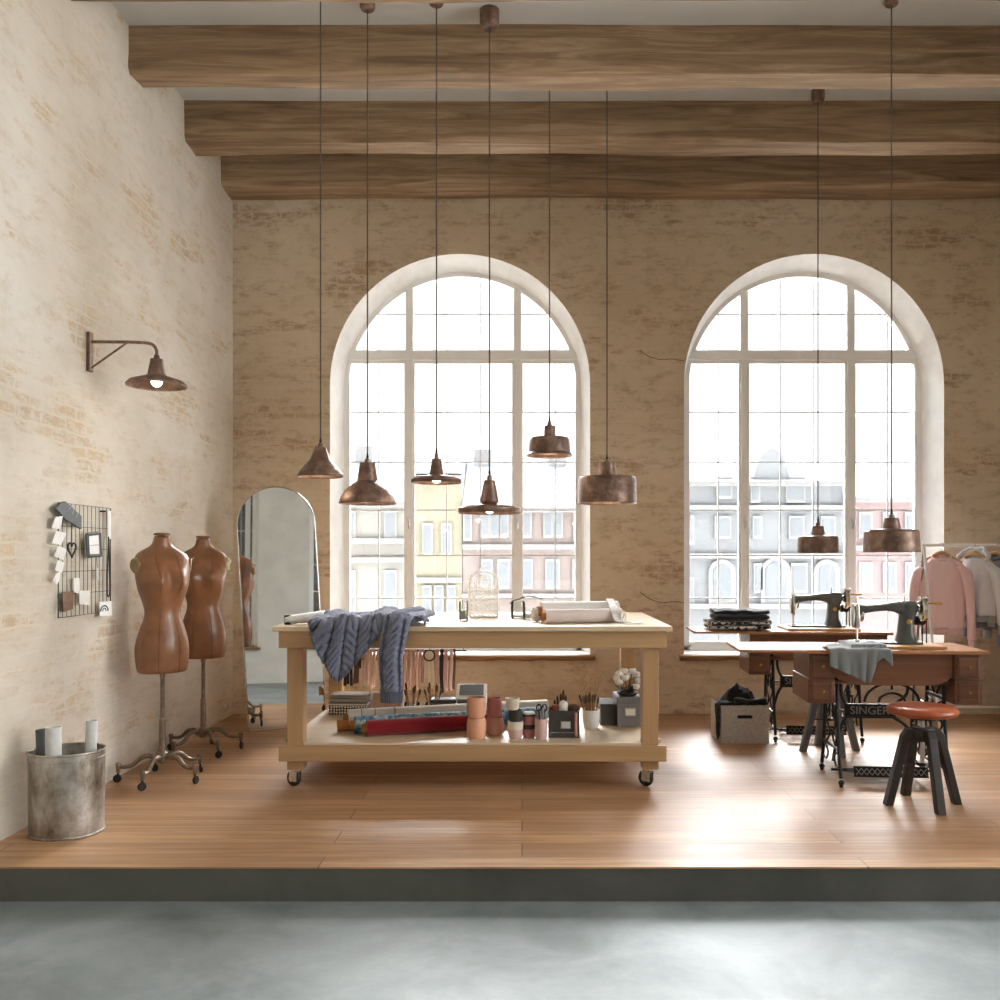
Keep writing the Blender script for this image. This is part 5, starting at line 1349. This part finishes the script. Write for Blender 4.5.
c_, s_ = cos(radians(SEW_YAW)), sin(radians(SEW_YAW))
def on_table(t, x, y, z): return (t.location.x+c_*x-s_*y, t.location.y+s_*x+c_*y, z)
mz = .775+.0163
sm1 = sewing_machine('grey enamelled vintage sewing machine on the front table, needle over grey cloth')
sm1.location = on_table(st1, .022, .02, mz); sm1.rotation_euler.z = radians(SEW_YAW)
dup(sm1, on_table(st2, .045, .03, mz), SEW_YAW, 'grey enamelled vintage sewing machine on the back table in front of the window')

# grey cloth under the needle, hanging over the front edge
gc = thing('grey_cloth', 'grey cloth being sewn, hanging in a point over the front table edge', 'cloth', st1.location.copy()+Vector((0,0,.775)), SEW_YAW)
FE = -.245
def gcl(u, v):
    x = -.375+.335*u
    hang = lerp_tab(u, [(0,.085),(.15,.115),(.40,.155),(.62,.185),(.68,.17),(.80,.06),(.88,.045),(1,.085)])
    yb = lerp_tab(u, [(0,-.10),(.3,.06),(.7,.06),(1,-.04)])
    run = yb-FE+.014; d = v*(run+hang); rr = .016
    step = .020 if False else 0
    off = .006+.016*max(0, noise.noise((u*5, v*4, 2)))*min(1, v*6)*min(1,(1-u)*8)
    if yb-d > -.19 and x > -.23: off += .019
    if d < run-rr: y, z, n = yb-d, off, (0,0,1)
    elif d < run-rr+rr*pi/2:
        a = (d-(run-rr))/rr; y, z, n = FE-.014+rr-rr*sin(a), off-rr+rr*cos(a), (0,-sin(a),cos(a))
    else: y, z, n = FE-.014, off-rr-(d-(run-rr)-rr*pi/2), (0,-1,0)
    w = .020*sin(u*13+v*2)*max(0, v-.55)+.012*sin(u*26)*max(0, v-.6)
    return (x+.04*max(0, v-.6)*sin(u*6)+.03*u*max(0,v-.6), y-abs(w)*1.0+n[1]*0, z)
MB().grid(gcl, 60, 60).build('cloth_sheet', M['grey_fab'], gc, smooth=80, solid=.003, offset=1)

# folded dark clothes on the back table leaf
def folded(label, c, w, d, h, layers, mat, yaw, name='folded_sweater'):
    root = thing(name, label, 'clothes', c, yaw); th = h/layers
    for i in range(layers):
        o = MB(); sd = i*3.3+len(label)
        def fn(u, v, i=i, sd=sd):
            a = 2*pi*v; p_ = 2/3.2
            yy = (abs(cos(a))**p_)*(1 if cos(a) >= 0 else -1); zz = (abs(sin(a))**p_)*(1 if sin(a) >= 0 else -1)
            e = 1-.12*(abs(2*u-1)**6)
            return ((2*u-1)*w/2*(1+.03*noise.noise((sd, v*3, 0))), yy*d/2*e*(1+.05*noise.noise((u*4, sd, 1))), th*(i+.5)+zz*th*.5*e+.008*noise.noise((u*5, v*4, sd))*(1 if i else .3))
        o.grid(lambda u, v: fn(v, u), 28, 26, cu=True, capv=True); o.build('fold', mat, root, smooth=80)
    return root
t = NT('dogtooth'); v = t.coord((1,1,1), rot=(0,.7,.3)); ck = t.N('ShaderNodeTexChecker'); ck.inputs['Scale'].default_value = 26; t.L(v, ck.inputs[0])
t.L(t.mix(ck.outputs['Fac'], (20,20,24), (206,204,200)), t.b.inputs['Base Color']); t.set(Roughness=.9); M['dogtooth'] = t.m
p = on_table(st2, -.530, -.02, .779)
folded('black and white patterned folded knit at the bottom of the pile on the back table', p, .42, .30, .065, 2, M['dogtooth'], 2)
folded('plain navy folded sweater on top of the black and white one', (p[0]+.015, p[1]+.0, p[2]+.069), .38, .28, .072, 2, M['navy'], -3)

# ------------------------------------------------------------------ stools
def stool(label, legmat):
    s = thing('stool', label, 'stool', (0,0,0), 0, 'screw-seat stools at the sewing tables')
    MB().lathe([(0,.470),(.150,.470),(.170,.476),(.176,.488),(.174,.502),(.160,.514),(.12,.521),(.06,.5235),(0,.524)], 44).build('seat', M['leather_seat'], s, smooth=50)
    st_ = MB()
    st_.tube([(.1755*cos(a),.1755*sin(a),.486) for a in [2*pi*i/44 for i in range(44)]], .0022, 5, closed=True); st_.build('seat_piping', M['seam'], s)
    MB().lathe([(0,.452),(.085,.452),(.10,.462),(.10,.4695),(0,.4695)], 28).build('seat_plate', M['iron'], s)
    MB().lathe([(0,.20),(.011,.20),(.013,.21),(.0115,.22),(.0115,.452),(0,.452)], 14).build('screw_rod', M['steel'], s)
    MB().lathe([(0,.335),(.05,.335),(.056,.345),(.056,.395),(.05,.405),(0,.405)], 26).build('hub', legmat, s, smooth=35)
    for i in range(4):
        q = R(45+90*i,'Z'); top = Vector((.058,0,.385)); k1 = Vector((.095,0,.355)); bot = Vector((.178,0,0))
        pts = [(.040,.395),(.085,.400),(.112,.365),(.205,.0),(.163,.0),(.080,.330),(.040,.340)]
        MB().prism(pts, -.023, .023, q @ R(90,'X')).build('leg', legmat, s, smooth=0, bevel=.005)
    MB().lathe([(0,.205),(.03,.205),(.034,.212),(.03,.222),(0,.222)], 20).build('lower_plate', M['iron'], s)
    br = MB()
    for i in range(4):
        a = radians(45+90*i); br.tube([(.02*cos(a),.02*sin(a),.213),(.135*cos(a),.135*sin(a),.213)], .005, 6)
    br.build('stretcher', M['iron'], s)
    return s
s1 = stool('round stool with orange leather seat and dark splayed legs in front of the sewing tables', M['stool_leg']); s1.location = (2.095, 4.71, 0); s1.rotation_euler.z = radians(-42)
s2 = stool('stool with grey legs standing between the two sewing tables', M['stool_grey']); s2.location = (2.05, 6.0, 0); s2.rotation_euler.z = radians(-40)

# ------------------------------------------------------------------ felt box with black cloth
fbx = thing('felt_storage_box', 'grey felt storage box with a handle slot by the back sewing table', 'box', (1.545, 6.40, 0), 0)
w, d, h, k = .167, .165, .258, .008
b = MB(); b.box(-w,w,-d,d,.001,.01)
n = 12
def front(y0, y1):   # front wall with a rounded slot
    sx, sz, sh, sw_ = 0, .185, .011, .055
    outer = [(-w,.01),(w,.01),(w,h),(-w,h)]
    hole = [(sx+sw_*(1 if abs(a) < pi/2 else -1)*.85+sh*cos(a), sz+sh*sin(a)) for a in [-pi/2+2*pi*i/20+.0001 for i in range(20)]]
    bm_v = []; fs = []
    # strips left, right, below, above the slot
    x0, x1, z0, z1 = -sw_, sw_, sz-sh, sz+sh
    for q in ((-w,x0,.01,h),(x1,w,.01,h),(x0,x1,.01,z0),(x0,x1,z1,h)): b.box(q[0],q[1],y0,y1,q[2],q[3])
    for e in (-1, 1):
        pts = [(e*sw_, z0), (e*sw_, z1)]+[(e*(sw_-sh)+e*sh*cos(a)*1.0, sz+sh*sin(a)) for a in [pi/2-pi*i/8 for i in range(9)]]
        b.prism(pts, 0, y1-y0, T(0,y1,0) @ R(90,'X'))
front(-d, -d+k); front(d-k, d)
b.box(-w,-w+k,-d+k,d-k,.01,h); b.box(w-k,w,-d+k,d-k,.01,h)
b.build('box_body', M['felt'], fbx, smooth=0)
rm = MB().tube([(-w+k/2,-d+k/2,h),(w-k/2,-d+k/2,h),(w-k/2,d-k/2,h),(-w+k/2,d-k/2,h)], .006, 8, closed=True); rm.build('rim_binding', M['felt_edge'], fbx)
hs = MB()
for e in (-1,): hs.box(-.05,.05,e*(d-k-.001)-.0,e*(d-k-.002),.170,.198)
hs.build('slot_dark_sheet', M['black'], fbx, smooth=0)  # black sheet put behind the front slot, stands for the dark inside
bc = thing('black_cloth', 'heap of black cloth spilling out of the grey felt box', 'cloth', (1.545, 6.40, .0))
def heap(u, v):
    a = 2*pi*u; r = v
    x = -.0+(.152*r)*cos(a); y = .15*r*sin(a)
    z = .245+.135*(1-r*r)*(1+.5*noise.noise((x*14, y*14, 1)))+.030*noise.noise((x*30, y*30, 5))*(1-r**3)
    return (x, y, max(z, .2))
MB().grid(heap, 48, 22, cu=True).build('cloth_heap', M['black'], bc, smooth=80)
def spill(u, v):
    yc = -.06-.09*u
    d_ = v*.30; x0 = -.06
    if d_ < .10: return (x0-d_, yc-.02*v, .272+.012*sin(u*9))
    return (-.176-.012*abs(sin(u*8+v*3)), yc-.03*v, .272-(d_-.10)*(.75+.5*sin(u*3)))
MB().grid(spill, 16, 24).build('cloth_spill', M['black'], bc, smooth=80, solid=.008, offset=0)
def roll_edge(u, v):
    a = 2*pi*u; p = Vector((-.06, -.13, .285)).lerp(Vector((.16, -.10, .283)), v)
    return (p.x, p.y+.035*cos(a)*(1+.3*sin(v*9)), p.z+.022*sin(a)*(1+.4*sin(v*7+1)))
MB().grid(roll_edge, 16, 24, cu=True, capv=True).build('cloth_fold', M['black'], bc, smooth=80)

# ------------------------------------------------------------------ clothes rack
RY, RZ = 6.92, 1.384
rk = thing('clothes_rack', 'white metal clothes rack with splayed legs beside the right window', 'clothes rack', (3.07, RY, 0))
MB().tube([(-.0,0,RZ),(1.05,0,RZ)], .011, 12).build('rail', M['wire_white'], rk)
for x in (.02, 1.03):
    for sy in (-1, 1):
        MB().tube([(x,0,RZ-.008),(x+.012,sy*.24,.0)], .010, 10).build('leg', M['wire_white'] if sy < 0 else M['boxgrey'], rk)
MB().tube([(.03,.22,.10),(1.04,.22,.10)], .008, 8).build('lower_bar', M['wire_white'], rk)
def hanger(label, x, yaw, w=.145):
    h = thing('clothes_hanger', label, 'hanger', (x, RY, RZ), yaw, 'wooden hangers on the clothes rack')
    hk = [(.0165*cos(t), 0, .0165*sin(t)-.0015) for t in [radians(200-i*15) for i in range(16)]]
    hk = [(.0165*cos(radians(a)), 0, .0165*sin(radians(a))-.0013) for a in range(200, -50, -14)]+[(.0,0,-.022),(0,0,-.06)]
    MB().tube(hk, .0022, 6).build('hook', M['steel'], h)
    pts = smooth_path([(-w,0,-.135),(-w*.6,0,-.098),(-.03,0,-.068),(0,0,-.060),(.03,0,-.068),(w*.6,0,-.098),(w,0,-.135)], 5)
    MB().tube(pts, [.008+.010*(1-abs(i-15)/15) for i in range(len(pts))], 10, flat=.6).build('shoulder_bar', M['hangwood'], h)
    return h
def garment(label, x, yaw, mat, rib, hood=False, length=.57, sleeve=.66, w=.172, open_front=False, cat='sweatshirt', name='sweatshirt', seed=0, inner=None, thin=1.0):
    g = thing(name, label, cat, (x, RY, RZ), yaw, 'clothes hanging on the rack')
    z0 = -.085
    rows = [(z0,.066,.050),(z0-.015,.078,.052),(z0-.030,.105,.053),(z0-.050,.138,.054),(z0-.075,.162,.055),(z0-.12,w,.060),(z0-.20,w*.99,.066),(z0-.32,w*.96,.070),(z0-.45,w*.94,.074),(z0-length+.055,w*.92,.076),(z0-length+.05,w*.86,.070)]
    nn = 64
    def prof(v):
        f = v*(len(rows)-1); i = min(int(f), len(rows)-2); t = f-i
        return [(rows[i][k]*(1-t)+rows[i+1][k]*t)*(thin if k == 2 else 1) for k in range(3)]
    def body(u, v):
        a = 2*pi*u; z, aw, ad = prof(v)
        fold = .030*thin*noise.noise((cos(a)*2.6+seed, sin(a)*2.6, v*1.1))*min(1, v*2.2)+.014*sin(a*7+seed+v*1.5)*min(1, max(0, v-.3)*1.6)
        x_ = cos(a)*aw; y_ = (abs(sin(a))**.8)*(1 if sin(a) >= 0 else -1)*ad
        if sin(a) < 0 and v < .12: z -= .035*(1-v/.12)*(-sin(a))
        return (x_+fold*.3*cos(a), y_+fold*(1.4*sin(a)), z)
    MB().grid(body, nn, 60, cu=True).build('body', mat, g, smooth=80, solid=.003, offset=-1)
    def rb(u, v):
        a = 2*pi*u; r_ = 1+.012*sin(a*40); zz = z0-length+.05-v*.05
        p = body(u, 1.0)
        return (p[0]*.985*r_, p[1]*.985*r_, zz)
    MB().grid(rb, 120, 3, cu=True).build('hem_rib', rib, g, smooth=80, solid=.003, offset=-1)
    if not hood:
        MB().tube([(.069*cos(a), .052*sin(a)-.002, z0+.002-.034*max(0, -sin(a))) for a in [2*pi*i/32 for i in range(32)]], .008, 8, closed=True).build('collar', rib, g)
    for sx in (-1, 1):
        path = smooth_path([(sx*.128,0,z0-.080),(sx*.165,-.004,z0-.13),(sx*.190,-.010,z0-.25),(sx*.205,-.014,z0-.42),(sx*.210,-.014,z0-sleeve+.06)], 6)
        m_ = len(path); sl = MB()
        rad = [.052+.016*sin(pi*min(1,i/m_*1.6))-.014*(i/m_) for i in range(m_)]
        def sv(u, v, path=path, rad=rad, m_=m_, sx=sx):
            f = v*(m_-1); i = min(int(f), m_-2); t = f-i; p = path[i].lerp(path[i+1], t); r_ = rad[i]*(1-t)+rad[i+1]*t
            a = 2*pi*u; fo = 1+.16*noise.noise((cos(a)*1.7+seed+sx*5, sin(a)*1.7, v*2.6))
            return (p.x+cos(a)*r_*.72*fo, p.y+sin(a)*r_*1.05*fo, p.z+.02*sin(u*2*pi)*0)
        sl.grid(sv, 28, 40, cu=True); sl.build('sleeve', mat, g, smooth=80, solid=.003, offset=-1)
        e = path[-1]
        def cf(u, v, e=e):
            a = 2*pi*u; q = 1+.03*sin(a*14)
            return (e.x+cos(a)*.026*q, e.y+sin(a)*.036*q, e.z+.004-v*.075)
        MB().grid(cf, 56, 4, cu=True).build('cuff', rib, g, smooth=80, solid=.003, offset=-1)
    if hood:
        def hd(u, v):
            a = pi*(-.15+1.3*u); zz = z0-.035+.085*v
            r_ = .098+.03*sin(pi*v)-.025*v
            return (cos(a)*r_, .02+sin(a)*r_*.75-.03*(1-v), zz+.012*noise.noise((u*5, v*4, seed))+.02*sin(a)*(v))
        MB().grid(hd, 36, 18).build('hood', mat, g, smooth=80, solid=.010, offset=0)
        for sx in (-1, 1): MB().tube(smooth_path([(sx*.03,-.046,z0-.04),(sx*.034,-.060,z0-.12),(sx*.03,-.064,z0-.20)], 4), .003, 6).build('drawstring', M['wire_white'], g)
    if open_front:
        MB().box(-.028, .028, -.070, -.040, z0-length+.02, z0-.075).build('placket', inner or rib, g, smooth=0, bevel=.006)
        for sx in (-1, 1): MB().add([(sx*.03,-.046,z0-.03),(sx*.09,-.044,z0-.045),(sx*.075,-.066,z0-.20),(sx*.022,-.068,z0-.24)], [(0,1,2,3)]).build('lapel', mat, g, smooth=0, solid=.008, offset=0)
    if inner is not None and not open_front:
        def sk(u, v):
            a = 2*pi*u; zz = z0-length+.02-v*.14; return (cos(a)*w*.84*(1+.04*sin(a*5)), sin(a)*.055*(1+.15*sin(a*6)), zz)
        MB().grid(sk, 48, 6, cu=True).build('shirt_tail', inner, g, smooth=80, solid=.003, offset=-1)
    return g
spec = [(3.225,-32,M['pink'],M['pink_rib'],False,.60,.69,'pale pink sweatshirt on a wooden hanger at the left end of the rack','sweatshirt','sweatshirt',None,False),
        (3.47,-46,M['hood'],M['coat'],True,.50,.58,'light grey marl hoodie hanging second on the rack, next to the pink sweatshirt','hoodie','hoodie',None,False),
        (3.64,-54,M['coat'],M['darkcoat'],False,.56,.62,'mid grey cardigan hanging third on the rack, right of the hoodie','cardigan','cardigan',M['tee'],True),
        (3.79,-58,M['darkcoat'],M['coat'],False,.58,.64,'dark grey cardigan with a pale blue shirt tail, hanging at the right picture edge','cardigan','cardigan',M['denim'],False),
        (3.935,-60,M['coat'],M['coat'],False,.58,.62,'grey jumper hanging last on the rack, mostly outside the picture','jumper','jumper',None,False)]
words = ['inside the pale pink sweatshirt','inside the light grey hoodie','inside the mid grey cardigan','inside the dark grey cardigan','inside the last grey jumper']
for i, (x, yaw, m1, m2, hd, ln_, sl, lab, cat, nm, inn, op) in enumerate(spec):
    hanger('wooden clothes hanger '+words[i]+' on the rack', x, yaw)
    garment(lab, x, yaw, m1, m2, hd, ln_, sl, cat=cat, name=nm, inner=inn, open_front=op, seed=i*7.3, thin=1.0 if i == 0 else .68)

# ------------------------------------------------------------------ light
wd = bpy.data.worlds.new('sky'); sc.world = wd; wd.use_nodes = True
nt = wd.node_tree; bg = nt.nodes['Background']
tc = nt.nodes.new('ShaderNodeTexCoord'); sp = nt.nodes.new('ShaderNodeSeparateXYZ'); nt.links.new(tc.outputs['Generated'], sp.inputs[0])
def ramp_(sock, stops):
    m = nt.nodes.new('ShaderNodeMapRange'); m.inputs[1].default_value = -1; m.inputs[2].default_value = 1; nt.links.new(sock, m.inputs[0])
    r = nt.nodes.new('ShaderNodeValToRGB'); e = r.color_ramp.elements
    while len(e) < len(stops): e.new(.5)
    for el, (p, c) in zip(e, stops): el.position = p; el.color = c
    nt.links.new(m.outputs[0], r.inputs[0]); return r.outputs[0]
g1 = ramp_(sp.outputs['Y'], SKY_Y); g2 = ramp_(sp.outputs['X'], SKY_X); g3 = ramp_(sp.outputs['Z'], SKY_Z)
ml = nt.nodes.new('ShaderNodeMix'); ml.data_type = 'RGBA'; ml.blend_type = 'MULTIPLY'; ml.inputs[0].default_value = 1.0; ml.clamp_result = False
nt.links.new(g1, ml.inputs[6]); nt.links.new(g3, ml.inputs[7]); g1 = ml.outputs[2]
mx = nt.nodes.new('ShaderNodeMix'); mx.data_type = 'RGBA'; mx.blend_type = 'ADD'; mx.inputs[0].default_value = 1.0; mx.clamp_result = False
nt.links.new(g1, mx.inputs[6]); nt.links.new(g2, mx.inputs[7])
nt.links.new(mx.outputs[2], bg.inputs['Color']); bg.inputs['Strength'].default_value = SKY_STRENGTH
def portal(c, sx, sz, rot):
    l = bpy.data.lights.new('window_portal', 'AREA'); l.shape = 'RECTANGLE'; l.size = sx; l.size_y = sz; l.cycles.is_portal = True
    o = bpy.data.objects.new('window_portal', l); COL.objects.link(o); o.location = c; o.rotation_euler = rot
for (c, hw, s, k) in BACKWIN: portal((c, YB+.55, (s+k+hw)/2), 2*hw, k+hw-s, (radians(-90), 0, 0))
for (c, hw, s, k) in FRONT_OPENINGS: portal((c, YF-.55, (s+k+hw)/2), 2*hw, k+hw-s, (radians(90), 0, 0))
for (c, hw, s, k) in SIDEWIN: portal((XR+.55, c, (s+k+hw)/2), 2*hw, k+hw-s, (radians(90), 0, radians(90)))

cam = bpy.data.cameras.new('camera'); co = bpy.data.objects.new('camera', cam); COL.objects.link(co)
co.location = (0, 0, EYE); co.rotation_euler = (radians(90), 0, 0)
cam.sensor_width = 36; cam.lens = 36*FOC/1000; cam.shift_x = -(VX-500)/1000; cam.shift_y = (VY-500)/1000; cam.clip_end = 300
sc.camera = co
vs = sc.view_settings; vs.view_transform = 'Standard'; vs.look = 'None'; vs.gamma = 1; vs.use_curve_mapping = False; vs.exposure = EXPOSURE
sc.cycles.use_denoising = True; sc.cycles.max_bounces = 10; sc.cycles.diffuse_bounces = 5; sc.cycles.transparent_max_bounces = 24; sc.cycles.sample_clamp_indirect = 8
